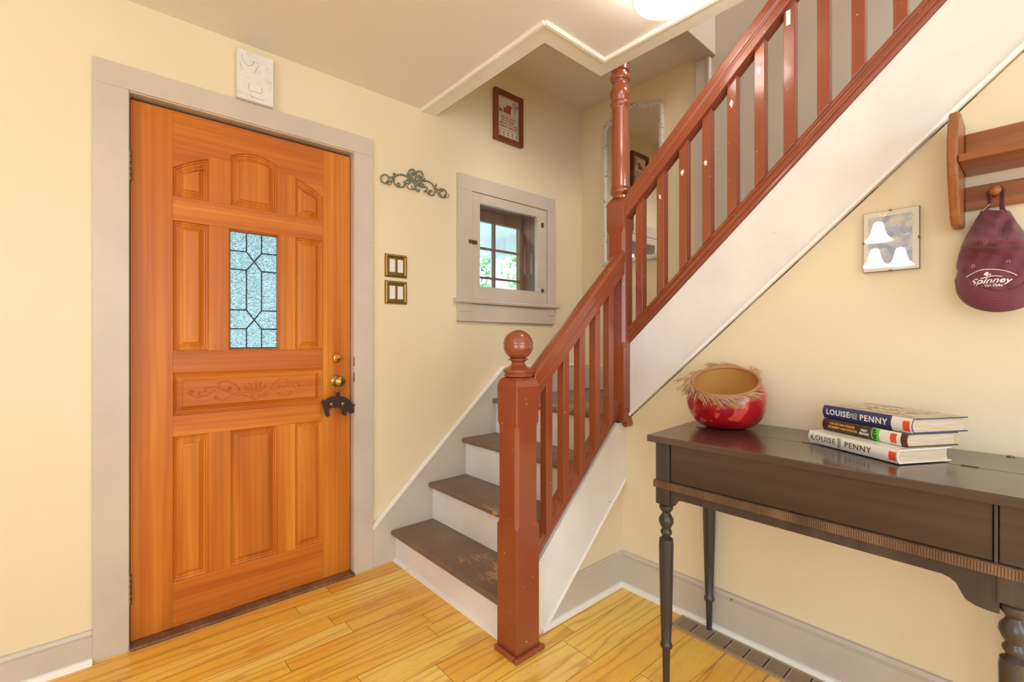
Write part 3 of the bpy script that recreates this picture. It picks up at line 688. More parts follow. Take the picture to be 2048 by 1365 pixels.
# ================================================================= SMALL WINDOW
WI = bpy.data.objects.new('window_1', None); COL.objects.link(WI); WI.location = (1.93, WA, 1.37); WI['_base'] = (1.93, WA, 1.37)
struct(WI, 'small beige framed interior window beside the stairs', 'window')
wall_grid('Y', WA-0.022, WA, 1.528, 2.326, 1.375, 2.091, [(1.628, 2.250, 1.3, 2.004)]).build('casing', M['beige'], WI, bevel=0.0015)
sash = wall_grid('Y', WA-0.017, WA+0.012, 1.631, 2.247, 1.377, 2.001, [(1.686, 2.163, 1.453, 1.946)]).build('sash', M['beige'], WI, bevel=0.0012)
MB().box(1.684, 2.165, WA-0.004, WA-0.001, 1.451, 1.948).build('pane', M['pane'], sash)
MB().box(1.53, 2.326, WA-0.018, WA, 1.243, 1.345).box(1.53, 2.326, WA-0.022, WA, 1.243, 1.250).build('apron', M['beige'], WI, bevel=0.002)
sp = [(0, 0), (0.034, 0.0), (0.040, 0.005), (0.042, 0.014), (0.040, 0.023), (0.034, 0.028), (0, 0.028)]
MB().sweep(sp, (1.505, WA, 1.347), (2.352, WA, 1.347), (0, -1, 0)).build('sill', M['beige'], WI, bevel=0.002)
MB().box(1.655, 1.672, WA+0.014, 2.42, 1.37, 1.98).box(2.168, 2.190, WA+0.014, 2.42, 1.37, 1.98).box(1.655, 2.190, WA+0.014, 2.42, 1.955, 1.985).box(1.655, 2.190, WA+0.014, 2.42, 1.36, 1.378).build('jamb', M['brown_jamb'], WI)
os_ = wall_grid('Y', 2.345, 2.375, 1.672, 2.168, 1.378, 1.955, [(1.702, 1.910, a, b2) for a, b2 in ((1.40, 1.526), (1.538, 1.712), (1.724, 1.888))]+[(1.922, 2.134, a, b2) for a, b2 in ((1.40, 1.526), (1.538, 1.712), (1.724, 1.888))])
os_ = os_.build('outer_sash', M['brown_jamb'], WI, bevel=0.002)
MB().box(1.70, 2.136, 2.362, 2.364, 1.398, 1.89).build('pane', M['pane'], os_)
def hinge_plate(px, py, w, h):
    q = onY(px, py, WA-0.024)
    o = MB().box(q.x-w/2, q.x+w/2, WA-0.0245, WA-0.016, q.z-h/2, q.z+h/2).build('hinge', M['bronze'], sash, bevel=0.001)
    MB().lathe([(0, -h/2), (0.004, -h/2), (0.004, h/2), (0, h/2)], (q.x, WA-0.026, q.z), 10).build('hinge_pin', M['bronze'], o)
hinge_plate(1086, 450, 0.020, 0.030); hinge_plate(1086, 581, 0.022, 0.020)
q = onY(945.5, 484, WA-0.02)
lt = MB().box(q.x-0.030, q.x+0.030, WA-0.0255, WA-0.016, q.z-0.011, q.z+0.011).build('latch', M['bronze'], sash, bevel=0.001)
MB().lathe([(0, 0), (0.006, 0), (0.006, -0.010), (0, -0.011)], (q.x+0.005, WA-0.0245, q.z), 12, 'Y').build('latch_knob', M['bronze'], lt)

# ================================================================= THINGS ON THE DOOR WALL
# marble tablet
T = MB().box(0.421, 0.557, WA-0.038, WA-0.002, 2.1315, 2.335); T.own = (0.489, WA-0.01, 2.131)
T = tag(T.build('marble_tablet', M['marble'], bevel=0.002), 'veined white marble tablet with incised lines standing above the front door', 'tablet')
def tq(x, y): v = onY(460+x/9.75, 90+y/9.75, WA-0.038); return (v.x, WA-0.0383, v.z)
for s in ([(228,170),(240,240),(280,330),(340,390),(400,400),(450,370),(480,310)], [(205,360),(218,410),(232,470)], [(555,395),(520,460),(465,552)], [(375,740),(365,800),(370,860)], [(375,885),(460,905),(620,955)], [(620,830),(625,890),(632,940)], [(405,998),(500,1030),(648,1078)]):
    MB().tube(spline([tq(*q) for q in s], 4), 0.0006, 5).build('incised_line', M['slot'], T)
# iron hook rack
HK = thing('hook_rack', 'green black scrolled iron rack with four hooks on the yellow wall', 'hook rack', (1.26, WA-0.01, 1.92))
def hq(x, y, d=0.010): v = onY(750+x/12.8, 320+y/12.8, WA-d); return (v.x, WA-d, v.z)
m_ = MB()
def cv(pts, r, d=0.010): m_.tube(spline([hq(x, y, d) for x, y in pts], 6), r, 8)
cv([(370,540),(330,580),(240,590),(170,530),(160,430),(220,370),(300,380),(350,440),(345,520),(290,560)], 0.0036)
cv([(350,430),(420,440),(480,420),(520,370),(495,340),(470,360)], 0.0040)
cv([(380,560),(440,520),(490,450),(560,390),(680,370),(800,410),(900,500)], 0.0040)
cv([(500,450),(490,560),(560,660),(660,690),(760,660),(740,560),(720,550)], 0.0036)
cv([(560,660),(630,640),(620,590),(570,600)], 0.0036)
cv([(740,660),(800,600),(790,530),(860,510),(900,560),(870,610),(830,580)], 0.0036)
cv([(1040,640),(1010,540),(930,430),(870,330),(900,250),(980,240),(1030,310),(1000,380),(950,350),(960,310)], 0.0048)
cv([(1060,640),(1090,540),(1180,470),(1230,400),(1200,310),(1120,280),(1070,330),(1100,430),(1160,430),(1130,370)], 0.0040)
cv([(900,500),(980,560),(1030,660),(1010,740),(960,740),(950,700)], 0.0040)
cv([(1050,660),(1050,740),(1090,800),(1140,780),(1120,730)], 0.0036)
cv([(830,340),(850,420),(950,510),(1040,600)], 0.0036); cv([(1280,470),(1200,520),(1110,620)], 0.0036)
cv([(1040,420),(1050,540),(1050,700)], 0.0040)
cv([(1100,650),(1180,600),(1260,640),(1200,690),(1130,650)], 0.0040)
cv([(1200,540),(1320,530),(1430,580),(1510,680),(1540,800),(1500,890),(1420,890),(1380,820),(1430,770),(1470,820)], 0.0036)
cv([(1260,700),(1330,690),(1340,740),(1290,790),(1250,810)], 0.0036)
cv([(1500,670),(1560,650),(1570,610)], 0.0036)
cv([(1540,700),(1620,760),(1700,740),(1790,770),(1830,860),(1800,930),(1740,950),(1670,880),(1680,800),(1740,790)], 0.0040)
cv([(1540,780),(1600,830),(1680,930),(1750,960)], 0.0036)
m_.build('scrollwork', M['iron'], HK, smooth=True)
for x, y in ((330, 600), (850, 715), (1325, 825), (1795, 925)):
    c = Vector(hq(x, y, 0.012))
    MB().tube(spline([c+Vector((-0.006, 0.002, 0.010)), c+Vector((-0.006, -0.010, -0.004)), c+Vector((-0.003, -0.020, -0.013)), c+Vector((0.003, -0.026, -0.012)), c+Vector((0.006, -0.028, 0.0)), c+Vector((0.006, -0.026, 0.008))], 5), 0.0022, 8).build('hook', M['bronze'], HK, smooth=True)
# switch plates
def switchplate(z0, z1, lab):
    x0, x1 = 1.087, 1.212; o = thing('light_switch', lab, 'light switch', (1.15, WA-0.002, z0), 'brass switch plates')
    P_ = [(x0, z0), (x1, z0), (x1, z1), (x0, z1)]; m_ = MB()
    m_.loft([[(a, WA+y_, b2) for a, b2 in inset(P_, i)] for i, y_ in ((0, -0.0005), (0.0, -0.005), (0.004, -0.010), (0.010, -0.011), (0.015, -0.006), (0.019, -0.006), (0.020, -0.004))], True, True)
    pl = m_.build('plate', M['antique_brass'], o)
    for sx in (0.030, 0.075):
        MB().box(x0+sx-0.004, x0+sx+0.027, WA-0.0075, WA-0.004, z0+0.026, z1-0.026).build('rocker', M['white_plastic'], o, bevel=0.002)
    for sx in (0.042, 0.088):
        for zz in (z0+0.007, z1-0.007): MB().lathe([(0, 0), (0.003, 0), (0.003, -0.0015), (0, -0.002)], (x0+sx, WA-0.0105, zz), 10, 'Y').build('screw', M['bronze'], o)
switchplate(1.458, 1.577, 'upper brass framed double light switch right of the front door')
switchplate(1.320, 1.439, 'lower brass framed double light switch right of the front door')
# sampler in wooden frame
SM = thing('framed_sampler', 'small wood framed cross stitch sampler hung high above the little window', 'framed picture', (1.91, WA-0.01, 2.36))
c0 = Vector((1.908, WA-0.014, 2.515))
x0, x1, z0, z1 = 1.792, 2.026, 2.360, 2.672
fr = wall_grid('Y', WA-0.030, WA-0.004, x0, x1, z0, z1, [(x0+0.028, x1-0.028, z0+0.028, z1-0.028)]).build('frame', M['picture_wood'], SM, bevel=0.003)
MB().box(x0+0.02, x1-0.02, WA-0.014, WA-0.008, z0+0.02, z1-0.02).build('linen', M['linen'], SM)
ty = WA-0.0145; R_ = (1, 0, 0); U_ = (0, 0, 1)
for k, s in enumerate(('HERE LET US LIVE', 'LIFE AT ITS BEST', 'HERE PUT WE TURN', 'COMFORT AND REST')):
    text('stitched_text', s, 0.0185, M['rust_ink'], SM, (1.909, ty, 2.515-0.019*k), R_, U_, bold=0.0004, sx=0.86)
m_ = MB()
for zz in (2.533, 2.440): m_.box(1.828, 1.990, ty-0.0005, ty+0.001, zz-0.001, zz+0.001)
for xx in (1.829, 1.989): m_.box(xx-0.001, xx+0.001, ty-0.0005, ty+0.001, 2.440, 2.533)
for k in range(5):
    xx = 1.838+k*0.035
    for j, zz in enumerate((2.424, 2.412, 2.402)): m_.box(xx-0.006+0.002*j, xx+0.006-0.002*j, ty-0.0005, ty+0.001, zz-0.003, zz+0.003)
for k in range(26):
    xx = 1.823+k*0.0069; m_.box(xx, xx+0.004, ty-0.0005, ty+0.001, 2.637, 2.640)
for k in range(40):
    zz = 2.392+k*0.0062
    for xx in (1.8225, 1.9935): m_.box(xx, xx+0.0025, ty-0.0005, ty+0.001, zz, zz+0.0035)
m_.build('stitched_border', M['blue_thread'], SM)
MB().prism([(1.83, 2.545), (1.87, 2.545), (1.87, 2.575), (1.885, 2.575), (1.90, 2.597), (1.94, 2.597), (1.93, 2.572), (1.93, 2.545), (1.86, 2.545), (1.84, 2.570)], 'Y', ty-0.0006, ty).build('stitched_house', M['rust_ink'], SM)
m_ = MB(); rr = random.Random(5)
for k in range(44):
    a = rr.random()*6.28; r = rr.random()**0.5*0.026; m_.box(1.962+r*cos(a)-0.003, 1.962+r*cos(a)+0.002, ty-0.0006, ty, 2.602+r*sin(a)-0.002, 2.602+r*sin(a)+0.002)
m_.box(1.960, 1.964, ty-0.0006, ty, 2.543, 2.585); m_.build('stitched_tree', M['green_thread'], SM)

# ================================================================= MIRROR ON THE LANDING WALL
MR = thing('wall_mirror', 'tall mirror in a distressed white frame with a scalloped top above the landing', 'mirror', (WF-0.01, 1.79, 1.64))
mc, hw = 1.793, 0.232
topz = [(-1.0, 2.575), (-0.97, 2.608), (-0.85, 2.634), (-0.70, 2.645), (-0.60, 2.642), (-0.50, 2.648), (-0.36, 2.672), (-0.20, 2.688), (0, 2.692)]
outer = [(mc-hw, 1.648), (mc+hw, 1.648)]+[(mc-a*hw, z) for a, z in topz]+[(mc-a*hw, z) for a, z in [(-q[0], q[1]) for q in topz[::-1][1:]]]
inner = inset(outer, 0.031)
m_ = MB(); X_ = WF-0.026
m_.loft([[(WF-0.002, a, b2) for a, b2 in outer], [(X_, a, b2) for a, b2 in outer], [(X_-0.004, a, b2) for a, b2 in inset(outer, 0.008)], [(X_-0.003, a, b2) for a, b2 in inset(outer, 0.022)], [(X_+0.008, a, b2) for a, b2 in inner], [(WF-0.010, a, b2) for a, b2 in inner]], True, False)
m_.build('frame', M['distressed'], MR)
MB().prism(inset(outer, 0.028), 'X', WF-0.014, WF-0.010).build('mirror_glass', M['mirror'], MR)

# ================================================================= SPINET DESK
DT = 0.824
DK = thing('spinet_desk', 'narrow dark mahogany spinet desk with turned legs against the wall under the stairs', 'desk', (1.58, 0.3, 0))
sx_ = 1.585       # hinge seam between the flap and the back strip
yl0, yl1, yr = 0.856, 0.895, -0.30
xf = 1.338
seamy = yl0+(yl1-yl0)*(sx_-xf)/(1.82-xf)
flap = MB().prism([(xf, yl0), (sx_-0.0008, seamy), (sx_-0.0008, yr), (xf, yr)], 'Z', DT-0.022, DT).build('top_flap', M['desk'], DK, bevel=0.003)
back = MB().prism([(sx_+0.0008, seamy), (1.815, yl1), (1.815, yr), (sx_+0.0008, yr)], 'Z', DT-0.022, DT-0.0004).build('top_back', M['desk'], DK, bevel=0.002)
for px, py in ((1401, 856), (1622, 884), (1941, 931)):
    q = onZ(px, py, DT); hg = MB().box(sx_-0.005, sx_+0.005, q.y-0.016, q.y+0.016, DT-0.001, DT+0.0008).build('hinge', M['slot'], back)
    m_ = MB()
    for k in range(3): m_.lathe([(0, -0.015+k*0.0105), (0.0022, -0.015+k*0.0105), (0.0022, -0.006+k*0.0105), (0, -0.006+k*0.0105)], (sx_, q.y, DT+0.0002), 8, 'Y')
    m_.build('hinge_knuckle', M['bronze'], hg)
q = onZ(2023, 907.5, DT)
MB().lathe([(0, 0), (0.008, 0), (0.008, 0.002), (0.004, 0.003), (0, 0.003)], (min(q.x, 1.80), q.y, DT-0.0004), 16).build('stud', M['bronze'], back)
bx = 1.362        # front face of the case
ya, yb = 0.838, 0.0655
# front legs: square block then turning
LEGP = [(0.0, 0.0), (0.0105, 0.0), (0.0125, 0.11), (0.0130, 0.128), (0.0185, 0.132), (0.0200, 0.138), (0.0185, 0.145), (0.0155, 0.149), (0.0185, 0.22), (0.0225, 0.40), (0.0235, 0.47), (0.0215, 0.485), (0.012, 0.492), (0.0145, 0.498), (0.0180, 0.503), (0.0185, 0.509), (0.0150, 0.515),
        (0.0135, 0.519), (0.0190, 0.528), (0.0235, 0.540), (0.0225, 0.552), (0.0150, 0.564), (0.0125, 0.570), (0.0170, 0.576), (0.0225, 0.585), (0.0215, 0.594), (0.0150, 0.600), (0.0, 0.600)]
def front_leg(yc, zt=DT-0.022):
    lg = MB().box(bx, bx+0.048, yc-0.024, yc+0.024, 0.600, zt).build('leg', M['desk_z'], DK, bevel=0.002)
    MB().lathe(LEGP, (bx+0.024, yc, 0), 28).build('turning', M['desk_z'], lg, smooth=True, auto=True)
front_leg(ya-0.024); front_leg(yb-0.026, 0.655); front_leg(yr+0.05)
MB().box(bx+0.001, bx+0.024, yb-0.004, yb+0.002, 0.677, DT-0.022).build('divider', M['desk_z'], DK, bevel=0.001)
BLEG = [(0.0, 0.006), (0.0100, 0.006), (0.0125, 0.10), (0.013, 0.115), (0.0180, 0.119), (0.0195, 0.125), (0.0180, 0.132), (0.0150, 0.136), (0.0185, 0.25), (0.0235, 0.45), (0.0240, 0.61), (0, 0.61)]
for yc in (0.862, 0.046, yr+0.06):
    MB().lathe(BLEG, (1.782, yc, 0), 24).box(1.758, 1.806, yc-0.024, yc+0.024, 0.61, DT-0.022).build('leg', M['desk_z'], DK, smooth=True, auto=True)
# case: back, ends, false drawer front, ribbed band, apron
MB().box(1.790, 1.804, yr+0.03, 0.862, 0.640, DT-0.022).box(bx+0.040, 1.80, ya-0.030, ya-0.010, 0.640, DT-0.022).box(bx+0.02, 1.80, yr+0.03, 0.84, 0.640, 0.650).build('case', M['desk_z'], DK)
MB().box(bx+0.006, bx+0.022, yb+0.0035, ya-0.0505, 0.679, DT-0.0235).build('fold_down_front', M['desk'], DK, bevel=0.0015)
dr = MB().box(bx+0.004, bx+0.022, yr+0.08, yb-0.0055, 0.679, DT-0.0235).build('drawer', M['desk'], DK, bevel=0.0015)
MB().tube(spline([(bx+0.004, 0.020, 0.755), (bx-0.012, 0.018, 0.750), (bx-0.016, -0.01, 0.742), (bx-0.016, -0.05, 0.742), (bx-0.012, -0.078, 0.750), (bx+0.004, -0.08, 0.755)], 4), 0.003, 8).build('drawer_pull', M['antique_brass'], dr, smooth=True)
m_ = MB(); nr = 230; y_a, y_b = ya+0.006, yr+0.02
m_.box(bx-0.004, bx+0.03, y_b, y_a, 0.654, 0.677)
for k in range(nr):
    yy = y_b+(y_a-y_b)*(k+0.5)/nr; m_.box(bx-0.0065, bx-0.003, yy-0.0016, yy+0.0016, 0.656, 0.675)
m_.build('ribbed_band', M['desk_ribbed'], DK)
ap = [(ya-0.048, 0.654), (ya-0.048, 0.606)]+[(ya-0.052-0.012*k/4, 0.606+0.022*(k/4)**2) for k in range(5)]+[(ya-0.072, 0.628)]
ap = [(ya-0.048, 0.655), (ya-0.048, 0.600), (ya-0.060, 0.602), (ya-0.066, 0.611), (ya-0.071, 0.620), (ya-0.083, 0.625), (0.45, 0.625), (yb+0.082, 0.624), (yb+0.068, 0.620), (yb+0.058, 0.612), (yb+0.052, 0.598), (yb+0.044, 0.584), (yb+0.030, 0.577), (yb+0.012, 0.574), (yb-0.006, 0.574), (yb-0.006, 0.655)]
MB().prism(ap, 'X', bx+0.008, bx+0.022).build('apron', M['desk_z'], DK, bevel=0.001)
MB().box(bx+0.008, bx+0.022, yr+0.07, yb-0.05, 0.60, 0.655).build('apron', M['desk_z'], DK)

# ================================================================= BOWL
BW = thing('gourd_bowl', 'glossy mottled red gourd bowl with a fringe of dried needles round its rim', 'bowl', (1.662, 0.744, DT))
bc = Vector((1.662, 0.744, DT)); NA = 56
def brad(t):        # t 0 bottom .. 1 (full closure) -> radius, height
    a = -pi/2+t*pi
    if a < 0: r = 0.131*max(0, cos(a))**0.60; h = 0.100+0.100*sin(a)
    else: r = 0.131*max(0, cos(a))**1.95; h = 0.100+0.170*sin(a)
    return r, h
nrm = Vector((-0.40, -0.14, 1.0))
def rim_t(az):
    d = Vector((cos(az), sin(az)))
    lo, hi = 0.35, 0.93
    for _ in range(24):
        mid = (lo+hi)/2; r, h = brad(mid)
        s = nrm.x*d.x*r+nrm.y*d.y*r+(h-0.176)*nrm.z
        if s < 0: lo = mid
        else: hi = mid
    return (lo+hi)/2
def shell(inner):
    loops = []; NT = 22; k = 0.95 if inner else 1.0
    for j in range(NT+1):
        l = []
        for i in range(NA):
            az = 2*pi*i/NA; tm = rim_t(az); t = 0.07+(tm-0.07)*j/NT; r, h = brad(t)
            if inner: r = max(0.0, r-0.004); h = 0.004+h*0.975
            l.append(bc+Vector((r*cos(az), r*sin(az), h+0.0)))
        loops.append(l)
    return loops
lo_ = shell(False); zmin = min(p.z for p in lo_[0])
for l in lo_:
    for p in l: p.z -= zmin-DT-0.0006
bd = MB(); bd.loft(lo_, True, False); bd.build('body', M['gourd'], BW, smooth=True)
li_ = shell(True)
for l in li_:
    for p in l: p.z -= zmin-DT-0.0006
MB().loft(li_, True, False).build('inside', M['gourd_inside'], BW, smooth=True)
rim = [a.lerp(b2, 0.5)+Vector((0, 0, 0.002)) for a, b2 in zip(lo_[-1], li_[-1])]
MB().tube(rim, 0.0058, 8, True).build('coiled_rim', M['twine'], BW, smooth=True)
m_ = MB(); rr = random.Random(11); ctr = sum(rim, Vector())/len(rim)
CLU = [(rr.random()*NA, rr.uniform(0.045, 0.085), rr.uniform(0.7, 1.05), rr.uniform(0.15, 0.8), rr.uniform(-0.28, 0.16)) for _ in range(26)]
for k in range(340):
    cu_ = CLU[k % 26]; u = (cu_[0]+rr.gauss(0, 1.1)) % NA; cl_ = 0
    i = int(u) % NA; p = rim[i].lerp(rim[(i+1) % NA], u-int(u)); tg = (rim[(i+1) % NA]-rim[i]).normalized()
    out = (p-ctr); out = (out-tg*out.dot(tg)).normalized()
    L = cu_[1]*rr.uniform(0.75, 1.1); az = math.atan2(p.y-bc.y, p.x-bc.x)
    d = (tg*cu_[2]+out*(cu_[3]+rr.gauss(0, 0.06))+Vector((0, 0, cu_[4]+rr.gauss(0, 0.05)))).normalized()
    e1 = p+d*L*0.5; e2 = p+d*L+Vector((0, 0, -0.004-rr.random()*0.004))
    for q in (e1, e2):
        hv = Vector((q.x-bc.x, q.y-bc.y)); hz = q.z-DT
        # keep needles outside the bowl body
        for tt in range(6):
            rbody = (0.131*max(0.0, 1-((hz-0.095)/0.100)**2)**0.30 if hz < 0.095 else 0.131*max(0.0, 1-((hz-0.095)/0.170)**2)**0.975) if abs(hz-0.095) < 0.170 else 0
            if hv.length < rbody+0.003 and hv.length > 1e-4:
                hv = hv*((rbody+0.0035)/hv.length); q.x, q.y = bc.x+hv.x, bc.y+hv.y
    mx_ = 1.822
    e1.x = min(e1.x, mx_); e2.x = min(e2.x, mx_)
    m_.tube([p+out*0.003, e1, e2], [0.0013, 0.0012, 0.0010], 5)
    m_.tube([e2, e2+d*0.002], [0.0014, 0.0012], 5)
fo_ = m_.build('needle_fringe', M['straw'], BW); fo_['kind'] = 'stuff'

# ================================================================= BOOKS
def book(lab, C, ang, L, Wd, z0, z1, jacket, cover, spine_fn):
    o = thing('book', lab, 'book', (C[0], C[1], z0), 'books on the desk')
    s = Vector((cos(math.radians(ang)), sin(math.radians(ang)), 0)); w = Vector((s.y, -s.x, 0))
    P0 = Vector((C[0], C[1], 0))
    def quad(a, b2, z): q = P0+s*a+w*b2; return (q.x, q.y, z)
    # pages
    th = 0.0028; m_ = MB(); pg = []
    prof = [(0.006, z0+th), (Wd-0.006, z0+th), (Wd-0.009, (z0+z1)/2), (Wd-0.006, z1-th), (0.006, z1-th), (0.003, (z0+z1)/2)]
    m_.loft([[quad(0.005, a, z) for a, z in prof], [quad(L-0.005, a, z) for a, z in prof]])
    m_.build('pages', M['pages'], o)
    # case: back board, rounded spine, front board as one folded sheet
    zc_ = (z0+z1)/2; hh = (z1-z0)/2
    outer_ = [(Wd, z0), (0.004, z0)]+[(0.004-0.006*sin(pi*k/8), z0+(z1-z0)*k/8) for k in range(1, 8)]+[(0.004, z1), (Wd, z1)]
    inner_ = [(Wd, z1-th), (0.006, z1-th)]+[(0.006-0.005*sin(pi*k/8), z1-th-(z1-z0-2*th)*k/8) for k in range(1, 8)]+[(0.006, z0+th), (Wd, z0+th)]
    pr_ = outer_+inner_
    m_ = MB(); m_.loft([[quad(0, a, z) for a, z in pr_], [quad(L, a, z) for a, z in pr_]])
    m_.build('jacket', jacket, o)
    if cover: MB().loft([[quad(0.001, 0.010, z1), quad(L-0.001, 0.010, z1), quad(L-0.001, Wd-0.001, z1), quad(0.001, Wd-0.001, z1)], [quad(0.001, 0.010, z1+0.0004), quad(L-0.001, 0.010, z1+0.0004), quad(L-0.001, Wd-0.001, z1+0.0004), quad(0.001, Wd-0.001, z1+0.0004)]]).build('cover_art', cover, o)
    def sp_box(a0, a1, f0, f1, mat, nm, lift=0.0003):
        ks = [f0+(f1-f0)*k/6 for k in range(7)]
        l1 = [(0.004-0.006*sin(pi*k)-lift, z0+(z1-z0)*k) for k in ks]
        ln = [[quad(a, x, z) for x, z in l1] for a in (a0, a1)]
        MB().loft(ln, False, False, closed=False).build(nm, mat, o)
    def sp_text(t_, a, f, size, mat, sx=1.0, bold=0.0, turn=False, nm='spine_lettering', align='CENTER', space=1.0):
        x = 0.004-0.006*sin(pi*f)-0.0008
        q = P0+s*a+w*x
        R = -s; U = Vector((0, 0, 1))
        if turn: R, U = Vector((0, 0, 1)), s
        text(nm, t_, size, mat, o, (q.x, q.y, z0+(z1-z0)*f), R, U, align, 0.0004, bold, 0, sx, space)
    spine_fn(sp_box, sp_text, L, z1-z0)
    return o
zA, zB, zC_, zD = DT+0.0030, 0.8615, 0.8965, 0.9345
def spA(B, T_, L, h):
    T_('LOUISE', L*0.80, 0.52, 0.022, M['bronze_ink'], 1.0, 0.0, space=1.15)
    T_('PENNY', L*0.40, 0.50, 0.022, M['bronze_ink'], 1.0, 0.0, space=1.15)
    T_('THE MADNESS\nOF CROWDS', L*0.605, 0.52, 0.0055, M['blue_thread'], 0.8, turn=True)
    B(L*0.015, L*0.085, 0.18, 0.80, M['orange_sticker'], 'library_sticker')
    B(L*0.955, L*0.967, 0.42, 0.62, M['black_ink'], 'publisher_mark')
def spB(B, T_, L, h):
    T_('THE AUTUMN SPRINGS', L*0.735, 0.68, 0.0086, M['gold_ink'], 0.84, 0.0001, space=1.1)
    T_('RETIREMENT HOME MASSACRE', L*0.725, 0.40, 0.0086, M['gold_ink'], 0.72, 0.0001, space=1.1)
    T_('PHILIP\nFRACASSI', L*0.455, 0.50, 0.0094, M['white_ink'], 0.66, 0.0001, space=1.1)
    B(L*0.06, L*0.30, 0.02, 0.98, M['white_plastic'], 'white_label')
    B(L*0.285, L*0.375, 0.0, 1.0, M['green_sticker'], 'green_label', 0.0006)
    T_('NEW', L*0.332, 0.50, 0.016, M['black_ink'], 0.9, 0.0003, turn=True)
    B(L*0.10, L*0.165, 0.15, 0.85, M['orange_sticker'], 'library_sticker', 0.0009)
def spC(B, T_, L, h):
    T_('LOUISE', L*0.800, 0.52, 0.0225, M['white_ink'], 0.98, 0.0004, space=1.12)
    T_('PENNY', L*0.385, 0.50, 0.0225, M['white_ink'], 1.0, 0.0004, space=1.15)
    T_('THE\nGREY\nWOLF', L*0.605, 0.52, 0.0085, M['cream_jacket'], 0.8, turn=True)
    B(L*0.0, L*0.20, 0.0, 1.0, M['white_plastic'], 'white_label')
    B(L*0.02, L*0.085, 0.12, 0.80, M['orange_sticker'], 'library_sticker', 0.0007)
book('white jacketed hardcover book at the bottom of the desk stack', (1.466, 0.236), 61.0, 0.262, 0.168, zA, zB, M['cream_jacket'], None, spA)
book('dark brown hardcover book with a green label in the middle of the stack', (1.512, 0.226), 59.5, 0.250, 0.160, zB+0.0004, zC_, M['brown_cover'], None, spB)
bk = book('navy spined hardcover book on top of the desk stack', (1.520, 0.217), 60.0, 0.262, 0.176, zC_+0.0004, zD, M['navy'], M['grey_cover'], spC)
# pale title letters on the top cover
s = Vector((cos(math.radians(60)), sin(math.radians(60)), 0)); w = Vector((s.y, -s.x, 0)); P0 = Vector((1.520, 0.217, 0))
for t_, a, b2, sz in (('THE GREY', 0.15, 0.055, 0.040), ('WOLF', 0.14, 0.110, 0.055)):
    q = P0+s*a+w*b2; text('cover_lettering', t_, sz, M['pages'], bk, (q.x, q.y, zD+0.0010), -s, -w, bold=0.0012)

# ================================================================= COAT RACK WITH SHELF
CR = thing('coat_rack', 'oak wall shelf with a peg rail hung beside the stair stringer', 'coat rack', (1.80, 0.0, 1.44))
cw = WB
out = [(cw, 1.735), (cw-0.10, 1.742), (cw-0.135, 1.735), (cw-0.160, 1.700), (cw-0.178, 1.655), (cw-0.180, 1.610), (cw-0.168, 1.560), (cw-0.145, 1.510), (cw-0.118, 1.462), (cw-0.095, 1.440), (cw-0.060, 1.436), (cw, 1.445)]
for yy in (0.146, -0.52):
    MB().prism(out, 'Y', yy, yy+0.022).build('side_bracket', M['oak_z'], CR, bevel=0.006, segs=3)
MB().box(cw-0.026, cw-0.004, -0.498, 0.146, 1.625, 1.703).build('back_rail', M['oak_y'], CR, bevel=0.004)
MB().box(cw-0.180, cw-0.004, -0.498, 0.146, 1.588, 1.608).build('shelf_board', M['oak_y'], CR, bevel=0.004, segs=3)
MB().box(cw-0.022, cw-0.004, -0.498, 0.146, 1.492, 1.556).build('peg_rail', M['oak_y'], CR, bevel=0.003)
pgs = [(0.085), (-0.09), (-0.27), (-0.44)]
for yy in pgs:
    m_ = MB().lathe([(0, 0), (0.0085, 0), (0.0070, -0.010), (0.0058, -0.034), (0.0068, -0.040), (0.0110, -0.045), (0.0128, -0.052), (0.0118, -0.059), (0.0075, -0.064), (0, -0.066)], (cw-0.020, yy, 1.524), 24, 'X')
    m_.build('peg', M['oak_y'], CR, smooth=True, auto=True)

# ================================================================= CAP
CP = thing('baseball_cap', 'maroon baseball cap with white embroidered logo hanging from the oak peg', 'cap', (1.76, 0.085, 1.20))
def cq(x, y, dep):
    v = onX(1880+x/4.548, 340+y/4.548, 1.725); return Vector((WB-0.027-dep, v.y, v.z))
def hwid(y):
    T_ = [(330, 142), (430, 202), (550, 285), (680, 360), (760, 398), (850, 418), (950, 417), (1100, 395)]
    for (a, p), (b2, q) in zip(T_[:-1], T_[1:]):
        if y <= b2: return p+(q-p)*(y-a)/(b2-a)
    return T_[-1][1]
def cxm(y):
    return 488+max(0, min(46, (y-430)*0.13))
def cdep(y, s):
    T_ = [(330, 0.024), (430, 0.044), (550, 0.076), (640, 0.102), (672, 0.112), (695, 0.108), (722, 0.076), (780, 0.064), (860, 0.076), (960, 0.092), (1050, 0.102), (1110, 0.104)]
    d = T_[-1][1]
    for (a, p), (b2, q) in zip(T_[:-1], T_[1:]):
        if y <= b2: d = p+(q-p)*max(0, (y-a))/(b2-a); break
    return d
NS, NT = 41, 52; g = []
